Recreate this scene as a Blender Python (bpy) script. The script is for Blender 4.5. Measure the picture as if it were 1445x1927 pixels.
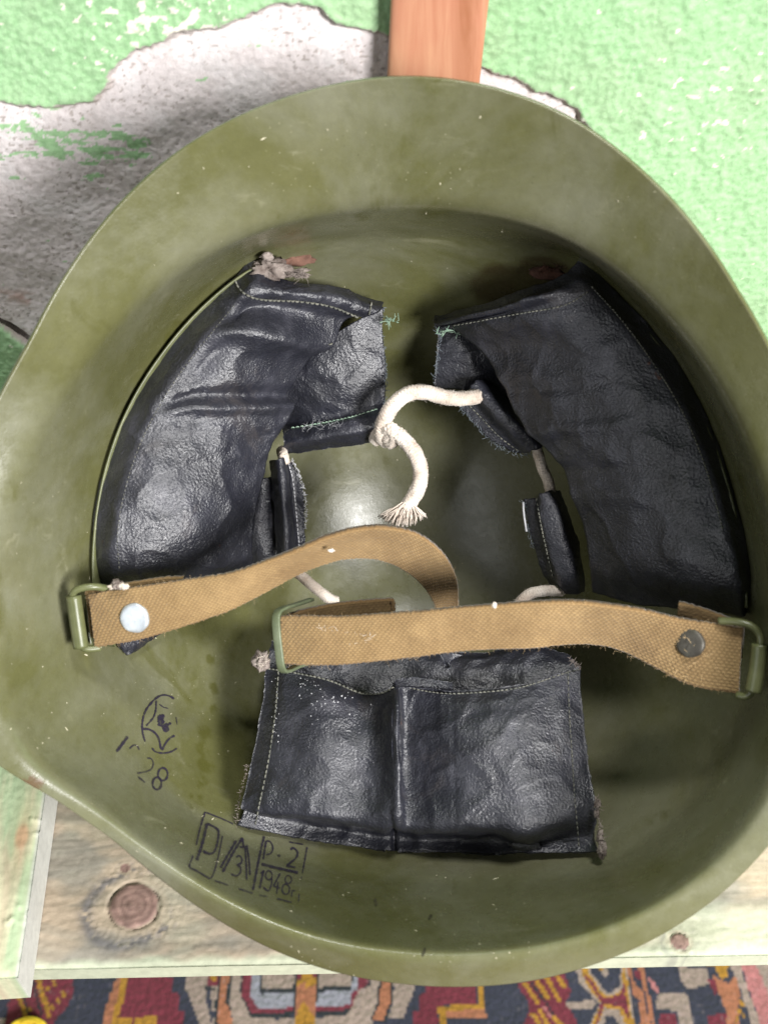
import bpy, math, random
import numpy as np
from mathutils import Vector, Matrix
from mathutils.bvhtree import BVHTree

for o in list(bpy.data.objects):
    bpy.data.objects.remove(o)
rng = np.random.RandomState(7)
random.seed(7)
scene = bpy.context.scene

# ------------------------------------------------------------------ camera
F = 2100.0                       # focal length in photo pixels (photo 1445 x 1927)
PITCH = math.radians(47)
RIGHT = np.array([1.0, 0, 0])
UPC = np.array([0, math.sin(PITCH), math.cos(PITCH)])
BACK = np.array([0, -math.cos(PITCH), math.sin(PITCH)])
DIST = 0.34
CAM = -DIST * ((750 - 722.5) / F * RIGHT - (1000 - 963.5) / F * UPC - BACK)   # helmet mouth centre is the origin
cd = bpy.data.cameras.new('camera')
cam = bpy.data.objects.new('camera', cd)
scene.collection.objects.link(cam)
cam.location = CAM
cam.rotation_euler = (math.pi / 2 - PITCH, 0, 0)
cd.sensor_fit = 'VERTICAL'
cd.sensor_height = 36
cd.sensor_width = 36
cd.lens = F / 1927 * 36
cd.clip_start = 0.01
cd.clip_end = 50
cd.dof.use_dof = True
cd.dof.focus_distance = 0.44
cd.dof.aperture_fstop = 13
scene.camera = cam

# ------------------------------------------------------------------ light
world = bpy.data.worlds.new('World')
scene.world = world
world.use_nodes = True
wb = world.node_tree.nodes['Background']
wb.inputs[0].default_value = (0.92, 0.96, 1.0, 1)
wb.inputs[1].default_value = 0.045


def area(name, loc, target, sx, sy, power, col):
    ld = bpy.data.lights.new(name, 'AREA')
    ld.shape = 'RECTANGLE'
    ld.size, ld.size_y = sx, sy
    ld.energy = power
    ld.color = col
    lo = bpy.data.objects.new(name, ld)
    scene.collection.objects.link(lo)
    lo.location = loc
    lo.rotation_euler = (Vector(target) - Vector(loc)).to_track_quat('-Z', 'Y').to_euler()
    return lo


area('skylight', (0.20, 0.00, 1.15), (0, 0, -0.05), 0.16, 0.16, 11, (1.0, 0.985, 0.97))
area('window_light', (0.76, -0.95, 0.54), (0, 0, -0.05), 0.36, 0.44, 47, (1.0, 0.985, 0.97))
area('left_fill_light', (-0.85, -0.90, 0.42), (0, 0.05, -0.05), 0.8, 0.8, 5, (0.97, 0.985, 1.0))  # weak added fill from front left, lifts the shadow on the wall
scene.view_settings.view_transform = 'Standard'
scene.view_settings.look = 'None'
scene.view_settings.exposure = 0
scene.view_settings.gamma = 1

# ------------------------------------------------------------------ noise
_perm = np.arange(256)
np.random.RandomState(3).shuffle(_perm)
_perm = np.concatenate([_perm, _perm, _perm])
_g = np.random.RandomState(5).normal(size=(256, 3))
_g /= np.linalg.norm(_g, axis=1)[:, None]


def perlin(x, y, z=0.0):
    x, y, z = np.broadcast_arrays(np.asarray(x, float), np.asarray(y, float), np.asarray(z, float))
    xi, yi, zi = np.floor(x).astype(int), np.floor(y).astype(int), np.floor(z).astype(int)
    fx, fy, fz = x - xi, y - yi, z - zi
    w = lambda t: t * t * t * (t * (t * 6 - 15) + 10)
    u, v, s = w(fx), w(fy), w(fz)
    out = 0
    for a in (0, 1):
        for b in (0, 1):
            for c in (0, 1):
                h = _perm[_perm[_perm[(xi + a) & 255] + ((yi + b) & 255)] + ((zi + c) & 255)]
                g = _g[h]
                d = g[..., 0] * (fx - a) + g[..., 1] * (fy - b) + g[..., 2] * (fz - c)
                out = out + d * (u if a else 1 - u) * (v if b else 1 - v) * (s if c else 1 - s)
    return out * 1.5


def fbm(x, y, z=0.0, o=4, gain=0.5):
    r, a = 0, 1.0
    for i in range(o):
        k = 2.03 ** i
        r = r + a * perlin(np.asarray(x) * k + 17.3 * i, np.asarray(y) * k - 9.1 * i, np.asarray(z) * k + 3.7 * i)
        a *= gain
    return r


def sstep(a, b, x):
    t = np.clip((x - a) / (b - a), 0, 1)
    return t * t * (3 - 2 * t)


def mix(a, b, t):
    t = np.asarray(t)[..., None]
    return np.asarray(a) * (1 - t) + np.asarray(b) * t


# ------------------------------------------------------------------ projection helpers: photo pixel -> point at its own depth
YAW = math.radians(5)
TILT = math.radians(45)
XH = np.array([math.cos(YAW), math.sin(YAW), 0])
_n0 = np.array([0, -math.sin(TILT), math.cos(TILT)])
NH = np.array([-math.sin(YAW) * 0.9, -math.sin(TILT), math.cos(TILT)])
NH /= np.linalg.norm(NH)
XH = XH - NH * (XH @ NH)
XH /= np.linalg.norm(XH)
UH = np.cross(NH, XH)


def ray(px, py):
    d = (px - 722.5) / F * RIGHT - (py - 963.5) / F * UPC - BACK
    return d


def P(px, py, n):
    d = ray(px, py)
    t = (n - CAM @ NH) / (d @ NH)
    return CAM + d * t


def on_plane(px, py, axis, val):
    d = ray(px, py)
    return CAM + d * ((val - CAM[axis]) / d[axis])


# ------------------------------------------------------------------ object helpers
def mesh_obj(name, V, Fc, mat, parent=None, smooth=True, root=None, col=None, uv=None, props=None):
    V = np.asarray(V, float)
    off = np.array(root.location) if root is not None else np.zeros(3)
    me = bpy.data.meshes.new(name)
    me.from_pydata((V - off).tolist(), [], [tuple(f) for f in Fc])
    if smooth:
        me.polygons.foreach_set('use_smooth', [True] * len(me.polygons))
    me.materials.append(mat)
    if col is not None:
        for nm, arr in col.items():
            at = me.attributes.new(nm, 'FLOAT_COLOR', 'POINT')
            a4 = np.ones((len(V), 4))
            a4[:, :3] = arr
            at.data.foreach_set('color', a4.ravel())
    if uv is not None:
        at = me.attributes.new('st', 'FLOAT_VECTOR', 'POINT')
        a3 = np.zeros((len(V), 3))
        a3[:, :2] = uv
        at.data.foreach_set('vector', a3.ravel())
    me.update()
    o = bpy.data.objects.new(name, me)
    scene.collection.objects.link(o)
    if parent is not None:
        o.parent = parent
    elif root is not None:
        o.location = root.location
    for k, v in (props or {}).items():
        o[k] = v
    return o


def empty(name, loc, label, cat):
    o = bpy.data.objects.new(name, None)
    scene.collection.objects.link(o)
    o.location = loc
    o['label'] = label
    o['category'] = cat
    return o


def grid_faces(nu, nv, closed_u=False, flip=False):
    f = []
    for i in range(nu if closed_u else nu - 1):
        for j in range(nv - 1):
            a = i * nv + j
            b = ((i + 1) % nu) * nv + j
            q = (a, b, b + 1, a + 1)
            f.append(q[::-1] if flip else q)
    return f


def catmull(pts, m, closed=False):
    """resample points (k,d) with a Catmull-Rom curve, m samples"""
    p = np.asarray(pts, float)
    k = len(p)
    if closed:
        t = np.linspace(0, k, m, endpoint=False)
        i = np.floor(t).astype(int)
        f = (t - i)[:, None]
        g = lambda j: p[(i + j) % k]
    else:
        t = np.linspace(0, k - 1, m)
        i = np.minimum(np.floor(t).astype(int), k - 2)
        f = (t - i)[:, None]
        e = np.vstack([2 * p[0] - p[1], p, 2 * p[-1] - p[-2]])
        g = lambda j: e[i + j + 1]
    a, b, c, d = g(-1), g(0), g(1), g(2)
    return 0.5 * (2 * b + (c - a) * f + (2 * a - 5 * b + 4 * c - d) * f ** 2 + (3 * b - a - 3 * c + d) * f ** 3)


def even(pts, m):
    """even arc-length resampling of a catmull curve"""
    q = catmull(pts, max(400, m * 3))
    s = np.concatenate([[0], np.cumsum(np.linalg.norm(np.diff(q, axis=0), axis=1))])
    t = np.linspace(0, s[-1], m)
    return np.stack([np.interp(t, s, q[:, k]) for k in range(q.shape[1])], 1)


def bicubic(C, nu, nv):
    """C: (rows, cols, 3) -> (nu, nv, 3)"""
    C = np.asarray(C, float)
    r, c, d = C.shape
    A = np.stack([catmull(C[i], nv) for i in range(r)])
    return np.stack([catmull(A[:, j], nu) for j in range(nv)], 1)


def grid_normals(G):
    du = np.gradient(G, axis=0)
    dv = np.gradient(G, axis=1)
    n = np.cross(du, dv)
    n /= np.linalg.norm(n, axis=2)[..., None] + 1e-12
    # towards the camera
    s = np.sign(np.sum(n * (CAM - G), axis=2))
    if s.sum() < 0:
        n = -n
    return n


def tube(path, r, sides=8, cap=True):
    path = np.asarray(path, float)
    r = np.broadcast_to(np.asarray(r, float), (len(path),))
    t = np.gradient(path, axis=0)
    t /= np.linalg.norm(t, axis=1)[:, None] + 1e-12
    ref = np.array([0.31, 0.52, 0.79])
    if abs(t[0] @ ref) > 0.95:
        ref = np.array([1.0, 0, 0])
    n = np.cross(t[0], ref)
    n /= np.linalg.norm(n)
    V = []
    for i in range(len(path)):
        n = n - t[i] * (n @ t[i])
        n /= np.linalg.norm(n) + 1e-12
        b = np.cross(t[i], n)
        for k in range(sides):
            a = 2 * math.pi * k / sides
            V.append(path[i] + r[i] * (math.cos(a) * n + math.sin(a) * b))
    Fc = []
    for i in range(len(path) - 1):
        for k in range(sides):
            a = i * sides + k
            b = i * sides + (k + 1) % sides
            Fc.append((a, b, b + sides, a + sides))
    if cap:
        Fc.append(tuple(range(sides))[::-1])
        Fc.append(tuple(range((len(path) - 1) * sides, len(path) * sides)))
    return V, Fc


class MB:
    def __init__(self):
        self.V, self.F = [], []

    def add(self, V, Fc):
        o = len(self.V)
        self.V.extend([tuple(v) for v in V])
        self.F.extend([tuple(i + o for i in f) for f in Fc])
        return self

    def build(self, name, mat, parent, root, **k):
        return mesh_obj(name, self.V, self.F, mat, parent, root=root, **k)


# ------------------------------------------------------------------ materials
class NT:
    def __init__(self, name):
        self.m = bpy.data.materials.new(name)
        self.m.use_nodes = True
        self.t = self.m.node_tree
        self.b = self.t.nodes['Principled BSDF']
        self.out = self.t.nodes['Material Output']
        self.obj = None

    def n(self, typ, **k):
        nd = self.t.nodes.new(typ)
        for a, v in k.items():
            setattr(nd, a, v)
        return nd

    def link(self, a, b):
        self.t.links.new(a, b)

    def co(self):
        if self.obj is None:
            self.obj = self.n('ShaderNodeTexCoord').outputs['Object']
        return self.obj

    def noise(self, scale, detail=4, rough=0.55, dist=0.0, vec=None):
        nd = self.n('ShaderNodeTexNoise')
        nd.inputs['Scale'].default_value = scale
        nd.inputs['Detail'].default_value = detail
        nd.inputs['Roughness'].default_value = rough
        nd.inputs['Distortion'].default_value = dist
        self.link(vec or self.co(), nd.inputs['Vector'])
        return nd.outputs['Fac']

    def voro(self, scale, feature='F1', vec=None, out='Distance'):
        nd = self.n('ShaderNodeTexVoronoi', feature=feature)
        nd.inputs['Scale'].default_value = scale
        self.link(vec or self.co(), nd.inputs['Vector'])
        return nd.outputs[out]

    def ramp(self, fac, stops):
        nd = self.n('ShaderNodeValToRGB')
        e = nd.color_ramp.elements
        while len(e) < len(stops):
            e.new(0.5)
        for el, (p, c) in zip(e, stops):
            el.position = p
            el.color = (*c, 1) if len(c) == 3 else c
        self.link(fac, nd.inputs['Fac'])
        return nd.outputs['Color']

    def g(self, fac, a, b, lo=0.0, hi=1.0):
        nd = self.n('ShaderNodeMapRange')
        nd.inputs['From Min'].default_value = a
        nd.inputs['From Max'].default_value = b
        nd.inputs['To Min'].default_value = lo
        nd.inputs['To Max'].default_value = hi
        self.link(fac, nd.inputs['Value'])
        return nd.outputs['Result']

    def mixc(self, fac, a, b, mode='MIX'):
        nd = self.n('ShaderNodeMix', data_type='RGBA', blend_type=mode)
        if isinstance(fac, (int, float)):
            nd.inputs['Factor'].default_value = fac
        else:
            self.link(fac, nd.inputs['Factor'])
        for s, v in (('A', a), ('B', b)):
            i = [x for x in nd.inputs if x.name == s and x.type == 'RGBA'][0]
            if isinstance(v, tuple):
                i.default_value = (*v, 1)
            else:
                self.link(v, i)
        return [x for x in nd.outputs if x.type == 'RGBA'][0]

    def math(self, op, a, b=0.0):
        nd = self.n('ShaderNodeMath', operation=op)
        for i, v in enumerate((a, b)):
            if isinstance(v, (int, float)):
                nd.inputs[i].default_value = v
            else:
                self.link(v, nd.inputs[i])
        return nd.outputs[0]

    def attr(self, name, out='Color'):
        return self.n('ShaderNodeAttribute', attribute_name=name).outputs[out]

    def bump(self, h, strength, dist, prev=None):
        nd = self.n('ShaderNodeBump')
        nd.inputs['Strength'].default_value = strength
        nd.inputs['Distance'].default_value = dist
        self.link(h, nd.inputs['Height'])
        if prev:
            self.link(prev, nd.inputs['Normal'])
        return nd.outputs['Normal']

    def fin(self, col=None, rough=None, normal=None, metal=None, spec=None, sheen=None):
        b = self.b
        for k, v in (('Base Color', col), ('Roughness', rough), ('Normal', normal), ('Metallic', metal),
                     ('Specular IOR Level', spec), ('Sheen Weight', sheen)):
            if v is None:
                continue
            if isinstance(v, tuple):
                b.inputs[k].default_value = (*v, 1)
            elif isinstance(v, (int, float)):
                b.inputs[k].default_value = v
            else:
                self.link(v, b.inputs[k])
        return self.m


def m_shell():
    t = NT('olive_paint')
    base = t.ramp(t.noise(9, 5, 0.6), [(0.3, (0.072, 0.073, 0.026)), (0.5, (0.094, 0.094, 0.037)), (0.72, (0.118, 0.116, 0.053))])
    # greyish sheen put into the paint colour in random patches
    grey_sheen = t.math('MULTIPLY', t.g(t.noise(16, 6, 0.65, 0.4), 0.42, 0.68), 0.55)
    base = t.mixc(grey_sheen, base, (0.20, 0.20, 0.152))
    # dark greasy drips
    vm = t.n('ShaderNodeMapping')
    vm.inputs['Scale'].default_value = (1.0, 0.45, 0.45)
    t.link(t.co(), vm.inputs['Vector'])
    grease = t.g(t.noise(55, 5, 0.6, 0.8, vm.outputs[0]), 0.63, 0.70)
    base = t.mixc(t.math('MULTIPLY', grease, 0.55), base, (0.062, 0.062, 0.012))
    # fine speckle of dust
    sp = t.g(t.voro(420), 0.10, 0.05)
    sp = t.math('MULTIPLY', sp, t.g(t.noise(23, 3), 0.5, 0.62))
    base = t.mixc(t.math('MULTIPLY', sp, 0.55), base, (0.42, 0.40, 0.27))
    # pale rubbed smears, fine mottling and pinprick chips
    mp_ = t.n('ShaderNodeMapping')
    mp_.inputs['Rotation'].default_value = (0.3, 0.2, 0.5)
    mp_.inputs['Scale'].default_value = (0.35, 1, 1)
    t.link(t.co(), mp_.inputs['Vector'])
    smear = t.math('MULTIPLY', t.g(t.noise(95, 5, 0.7, 0.7, mp_.outputs[0]), 0.60, 0.74), t.g(t.noise(18, 3, 0.6), 0.42, 0.62))
    base = t.mixc(t.math('MULTIPLY', smear, 0.5), base, (0.30, 0.29, 0.20))
    mot = t.g(t.noise(260, 5, 0.7), 0.28, 0.72, 0.92, 1.08)
    cc = t.n('ShaderNodeCombineColor')
    for i_ in range(3):
        t.link(mot, cc.inputs[i_])
    base = t.mixc(1.0, base, cc.outputs[0], 'MULTIPLY')
    pin = t.math('MULTIPLY', t.g(t.voro(330), 0.07, 0.045), t.g(t.noise(31, 4, 0.7), 0.52, 0.60))
    base = t.mixc(t.math('MULTIPLY', pin, 0.8), base, (0.03, 0.028, 0.012))
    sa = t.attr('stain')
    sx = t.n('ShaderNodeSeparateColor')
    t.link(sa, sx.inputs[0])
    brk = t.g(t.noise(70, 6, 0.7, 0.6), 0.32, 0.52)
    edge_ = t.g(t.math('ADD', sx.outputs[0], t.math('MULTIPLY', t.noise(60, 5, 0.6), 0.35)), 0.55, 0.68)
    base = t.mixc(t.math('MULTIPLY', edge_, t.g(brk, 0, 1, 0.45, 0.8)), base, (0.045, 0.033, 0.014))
    drip = t.g(t.math('MULTIPLY', sx.outputs[1], t.g(t.noise(160, 4, 0.6), 0.3, 0.6)), 0.25, 0.6)
    base = t.mixc(t.math('MULTIPLY', drip, 0.7), base, (0.055, 0.055, 0.010))
    rs = t.g(t.math('MULTIPLY', sx.outputs[2], t.g(t.noise(220, 4, 0.7), 0.3, 0.6)), 0.3, 0.6)
    base = t.mixc(t.math('MULTIPLY', rs, 0.8), base, (0.10, 0.055, 0.028))
    rust = t.math('MULTIPLY', t.g(t.noise(38, 4, 0.7), 0.74, 0.80), 0.4)
    base = t.mixc(rust, base, (0.16, 0.075, 0.03))
    rough = t.math('ADD', t.g(t.noise(30, 5, 0.6), 0.3, 0.7, 0.19, 0.31), t.g(t.noise(240, 4, 0.7), 0.35, 0.75, 0.0, 0.10))
    h = t.math('ADD', t.noise(1300, 3), t.math('MULTIPLY', t.noise(120, 4), 2.2))
    return t.fin(base, rough, t.bump(h, 0.35, 0.00014), spec=0.55)


def m_leather():
    t = NT('black_leatherette')
    n1 = t.noise(60, 5, 0.65, 0.3)
    base = t.ramp(n1, [(0.30, (0.009, 0.0094, 0.0145)), (0.55, (0.019, 0.0198, 0.028)), (0.75, (0.050, 0.050, 0.064))])
    worn = t.math('MULTIPLY', t.g(t.noise(34, 6, 0.7, 0.6), 0.60, 0.75), 0.5)
    base = t.mixc(worn, base, (0.070, 0.060, 0.058))
    fl = t.math('MULTIPLY', t.g(t.voro(700), 0.16, 0.08), t.g(t.noise(48, 4, 0.7), 0.55, 0.66))
    base = t.mixc(t.math('MULTIPLY', fl, 0.35), base, (0.25, 0.24, 0.26))
    rust = t.math('MULTIPLY', t.g(t.noise(75, 3, 0.6), 0.735, 0.765), 0.7)
    base = t.mixc(rust, base, (0.12, 0.04, 0.015))
    rough = t.g(t.noise(85, 5, 0.7), 0.3, 0.7, 0.26, 0.50)
    gr = t.math('ADD', t.voro(1250, 'SMOOTH_F1'), t.math('MULTIPLY', t.noise(1000, 4, 0.65), 1.3))
    gr = t.math('ADD', gr, t.math('MULTIPLY', t.noise(190, 4, 0.6, 0.5), 0.55))
    return t.fin(base, rough, t.bump(gr, 0.62, 0.00036), spec=0.7)


def m_simple(name, c1, c2, scale, rough, bump_s=0.3, bump_d=0.0002, bscale=None, metal=0.0, sheen=None, spec=0.5, detail=5):
    t = NT(name)
    base = t.ramp(t.noise(scale, detail, 0.6), [(0.32, c1), (0.68, c2)])
    return t.fin(base, rough, t.bump(t.noise(bscale or scale * 5, 4, 0.6), bump_s, bump_d), metal=metal, sheen=sheen, spec=spec)


def m_webbing():
    t = NT('tan_webbing')
    base = t.attr('col')
    base = t.mixc(t.math('MULTIPLY', t.g(t.noise(48, 6, 0.7), 0.38, 0.70), 0.6), base, (0.11, 0.062, 0.024))
    return t.fin(base, 0.85, t.bump(t.noise(2600, 3, 0.7), 0.6, 0.00012), sheen=0.25, spec=0.25)


def m_attr(name, rough, bs, bd, scale, spec=0.3, extra=None, sheen=None):
    t = NT(name)
    base = t.attr('col')
    v = t.g(t.noise(scale * 0.6, 5, 0.65), 0.25, 0.75, 0.86, 1.12)
    nd = t.n('ShaderNodeCombineColor')
    for i in range(3):
        t.link(v, nd.inputs[i])
    base = t.mixc(1.0, base, nd.outputs[0], 'MULTIPLY')
    return t.fin(base, rough, t.bump(t.noise(scale, 5, 0.65), bs, bd), spec=spec, sheen=sheen)


def m_ink():
    t = NT('purple_black_ink')
    a = t.g(t.noise(620, 5, 0.7), 0.30, 0.55, 0.30, 0.95)
    t.link(a, t.b.inputs['Alpha'])
    return t.fin((0.022, 0.017, 0.034), 0.5)


def m_post():
    t = NT('red_brown_wood')
    mp = t.n('ShaderNodeMapping')
    mp.inputs['Scale'].default_value = (1, 1, 0.07)
    t.link(t.co(), mp.inputs['Vector'])
    f = t.noise(130, 6, 0.6, 0.8, mp.outputs[0])
    base = t.ramp(f, [(0.28, (0.27, 0.10, 0.045)), (0.48, (0.40, 0.18, 0.105)), (0.62, (0.46, 0.235, 0.14)), (0.75, (0.48, 0.245, 0.10))])
    base = t.mixc(t.g(t.noise(22, 3, 0.5, 0.2), 0.45, 0.7), base, (0.42, 0.16, 0.10))
    return t.fin(base, 0.42, t.bump(f, 0.15, 0.0003), spec=0.45)


MAT = dict(
    shell=m_shell(), leather=m_leather(), web=m_webbing(), ink=m_ink(), post=m_post(),
    wall=m_attr('painted_stucco', 0.88, 0.45, 0.0007, 620, 0.2),
    wood=m_attr('weathered_board', 0.7, 0.35, 0.0004, 500, 0.3),
    carpet=m_attr('wool_pile', 0.95, 0.6, 0.0014, 700, 0.1, sheen=0.2),
    cord=m_simple('cream_cotton', (0.42, 0.34, 0.275), (0.72, 0.65, 0.575), 130, 0.9, 0.5, 0.0002, 2500, sheen=0.2, spec=0.2),
    thread=m_simple('pale_thread', (0.07, 0.075, 0.065), (0.22, 0.215, 0.18), 240, 0.85, spec=0.2),
    teal=m_simple('green_thread', (0.18, 0.28, 0.21), (0.36, 0.46, 0.36), 240, 0.85, spec=0.2),
    batting=m_simple('grey_batting', (0.10, 0.075, 0.065), (0.36, 0.31, 0.28), 190, 0.95, 0.9, 0.0006, 900, spec=0.15),
    rust=m_simple('rusty_metal', (0.06, 0.026, 0.016), (0.20, 0.10, 0.07), 150, 0.85, 0.6, 0.0004, 700),
    darkrust=m_simple('dark_rust', (0.03, 0.014, 0.01), (0.12, 0.05, 0.03), 150, 0.9, 0.6, 0.0004, 700),
    rivet=m_simple('zinc_rivet', (0.42, 0.46, 0.50), (0.62, 0.66, 0.70), 260, 0.45, 0.25, 0.0001, 900, metal=0.55),
    oldrivet=m_simple('dull_rivet', (0.055, 0.05, 0.042), (0.12, 0.112, 0.095), 260, 0.5, 0.25, 0.0001, 900, metal=0.5),
    buckle=m_simple('green_buckle_paint', (0.070, 0.078, 0.030), (0.13, 0.138, 0.062), 130, 0.36, 0.3, 0.0001, 700),
    slider=m_simple('pale_green_slider', (0.085, 0.105, 0.058), (0.145, 0.168, 0.10), 130, 0.42, 0.3, 0.0001, 700),
    frayed=m_simple('leather_cut_edge', (0.06, 0.075, 0.09), (0.22, 0.25, 0.28), 400, 0.9, 0.5, 0.0003, 1500),
    dust=m_simple('cream_flecks', (0.34, 0.31, 0.20), (0.62, 0.58, 0.44), 300, 0.9),
    chip=m_simple('dark_chips', (0.02, 0.02, 0.008), (0.06, 0.055, 0.025), 300, 0.8),
    scuff=m_simple('white_scuff', (0.34, 0.34, 0.36), (0.62, 0.62, 0.64), 400, 0.9),
    yarn=m_simple('yellow_yarn', (0.62, 0.40, 0.01), (0.85, 0.62, 0.05), 300, 0.9),
    floor=m_simple('floor_boards', (0.09, 0.07, 0.05), (0.16, 0.12, 0.09), 30, 0.8),
    fuzz=m_simple('tan_fibre', (0.42, 0.28, 0.13), (0.60, 0.45, 0.27), 300, 0.9, spec=0.15),
)

# ================================================================== helmet shell
CA = (750, 1000)
RIM = [(760, 145), (830, 149), (905, 161), (1000, 190), (1080, 228), (1140, 268), (1200, 318), (1262, 378), (1322, 452), (1382, 545), (1445, 655),
       (1500, 770), (1540, 900), (1560, 1040), (1565, 1190), (1555, 1340), (1520, 1490), (1445, 1592), (1350, 1688), (1240, 1762), (1130, 1811),
       (1000, 1846), (880, 1857), (760, 1852), (640, 1832), (520, 1790), (400, 1724), (300, 1652), (210, 1576), (120, 1512), (60, 1477), (0, 1443),
       (-55, 1395), (-85, 1310), (-95, 1190), (-90, 1060), (-68, 920), (-30, 815), (0, 750), (32, 690), (62, 638), (100, 562), (150, 482), (202, 413), (270, 342), (350, 277),
       (440, 225), (540, 185), (640, 159)]
CC = (787, 1045)
BAND = [(775, 446), (930, 452), (1010, 462), (1094, 482), (1150, 528), (1208, 585), (1272, 662), (1330, 762), (1374, 870), (1404, 980), (1420, 1080), (1424, 1160),
        (1412, 1290), (1372, 1400), (1290, 1520), (1200, 1596), (1120, 1634), (980, 1652), (787, 1652), (600, 1628), (470, 1590), (370, 1530), (270, 1430), (205, 1310), (170, 1190),
        (160, 1090), (161, 1000), (172, 918), (196, 836), (230, 752), (280, 672), (340, 594), (405, 532), (470, 480), (560, 456), (660, 447)]

BEND = [(750, 390), (900, 400), (1040, 440), (1150, 505), (1250, 600), (1335, 710), (1400, 830), (1445, 960), (1472, 1100), (1478, 1240), (1468, 1380), (1440, 1490), (1402, 1555),
        (1330, 1632), (1240, 1698), (1120, 1752), (1000, 1784), (880, 1796), (760, 1793), (650, 1778), (560, 1754), (480, 1722), (400, 1680), (330, 1635), (270, 1592), (205, 1540), (155, 1500), (105, 1466), (65, 1434),
        (28, 1390), (2, 1320), (-10, 1200), (-5, 1080), (20, 960), (65, 840), (130, 720), (210, 620), (290, 545), (380, 485), (480, 438), (600, 405)]


def polar(pts, c):
    a = [math.atan2(x - c[0], -(y - c[1])) % (2 * math.pi) for x, y in pts]
    r = [math.hypot(x - c[0], y - c[1]) for x, y in pts]
    s = sorted(zip(a, r))
    a = np.array([q[0] for q in s])
    r = np.array([q[1] for q in s])
    return np.concatenate([a - 2 * math.pi, a, a + 2 * math.pi]), np.concatenate([r, r, r])


def smooth_per(v, w):
    k = np.exp(-np.linspace(-2, 2, 2 * w + 1) ** 2)
    k /= k.sum()
    return np.convolve(np.concatenate([v[-w:], v, v[:w]]), k, 'valid')


NPH = 360
phi = np.linspace(0, 2 * math.pi, NPH, endpoint=False)
rA = smooth_per(np.interp(phi, *polar(RIM, CA)), 5)
rB = smooth_per(np.interp(phi, *polar(BEND, CA)), 7)
rC = smooth_per(np.interp(phi, *polar(BAND, CC)), 8)
top = np.clip(np.cos(phi), 0, 1)
bot = np.clip(-np.cos(phi), 0, 1)
side = np.abs(np.sin(phi))


def blend(vt, vs, vb):
    w_t, w_b = top ** 1.6, bot ** 1.6
    w_s = 1 - w_t - w_b
    return vt * w_t + vs * w_s + vb * w_b


nA = blend(0.004, 0.010, -0.0065)
nB = blend(-0.021, 0.000, 0.0022)
nC = blend(-0.062, -0.044, -0.058)
APEX_N = -0.163
prof = []
Cpts, Apts, Bpts = [], [], []
for i, a in enumerate(phi):
    A = P(CA[0] + rA[i] * math.sin(a), CA[1] - rA[i] * math.cos(a), nA[i])
    C = P(CC[0] + rC[i] * math.sin(a), CC[1] - rC[i] * math.cos(a), nC[i])
    Apts.append(A)
    Bpts.append(P(CA[0] + rB[i] * math.sin(a), CA[1] - rB[i] * math.cos(a), nB[i]))
    Cpts.append(C)
Apts, Bpts, Cpts = np.array(Apts), np.array(Bpts), np.array(Cpts)
cen = Cpts.mean(0)
cen = cen + NH * (nC.mean() - cen @ NH)
AP = cen + NH * (APEX_N - nC.mean())


def inpl(p):
    return p - np.outer(p @ NH, NH) if p.ndim == 2 else p - NH * (p @ NH)


A_r, C_r, c_r = inpl(Apts), inpl(Cpts), inpl(cen)
B_r = inpl(Bpts)
t0 = math.radians(24)
SH = []


def soft_profile(pts, m, sig):
    """polyline rounded by a Gaussian along its length, ends kept"""
    q = np.asarray(pts)
    d = np.concatenate([[0], np.cumsum(np.linalg.norm(np.diff(q, axis=0), axis=1))])
    L = d[-1]
    st = 0.0005
    t = np.arange(0, L, st)
    q = np.stack([np.interp(t, d, q[:, k]) for k in range(3)], 1)
    w = int(3 * sig / st)
    ker = np.exp(-0.5 * (np.arange(-w, w + 1) * st / sig) ** 2)
    ker /= ker.sum()
    e = np.vstack([2 * q[0] - q[w:0:-1], q, 2 * q[-1] - q[-2:-w - 2:-1]])
    q = np.stack([np.convolve(e[:, k], ker, 'valid') for k in range(3)], 1)
    # more samples near the rim
    u = np.linspace(0, 1, m) ** 1.25 * (len(q) - 1)
    return np.stack([np.interp(u, np.arange(len(q)), q[:, k]) for k in range(3)], 1)


KC = 0
for i in range(NPH):
    Ap, Bp, Cp = A_r[i] + NH * nA[i], B_r[i] + NH * nB[i], C_r[i] + NH * nC[i]
    pts = [Ap, Bp, Cp]
    for q in np.linspace(0, 1, 40)[1:]:
        tt = t0 + (math.pi / 2 - t0) * q
        rad = math.cos(tt) / math.cos(t0)
        nn = nC[i] + (APEX_N - nC[i]) * (math.sin(tt) - math.sin(t0)) / (1 - math.sin(t0))
        pts.append(c_r + (C_r[i] - c_r) * rad + NH * nn)
    SH.append(soft_profile(pts, 160, 0.0034))
SH = np.array(SH)                       # (phi, s, 3) inner surface
NS = SH.shape[1]
sn = grid_normals(np.concatenate([SH, SH[:1]], 0))[:-1]
inner = SH[:, :-1].reshape(-1, 3)
shell_faces = grid_faces(NPH, NS - 1, True)
apex_i = len(inner)
Vs = np.vstack([inner, SH[:, -1].mean(0)[None]])
for i in range(NPH):
    shell_faces.append((i * (NS - 1) + NS - 2, ((i + 1) % NPH) * (NS - 1) + NS - 2, apex_i))
TH = 0.0017
SHB = BVHTree.FromPolygons([Vector(v) for v in Vs], shell_faces)
# make face orientation point inwards (towards the camera)
p0 = Vs[list(shell_faces[NS * 3])]
if np.cross(p0[1] - p0[0], p0[2] - p0[0]) @ (CAM - p0[0]) < 0:
    shell_faces = [f[::-1] for f in shell_faces]

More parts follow.
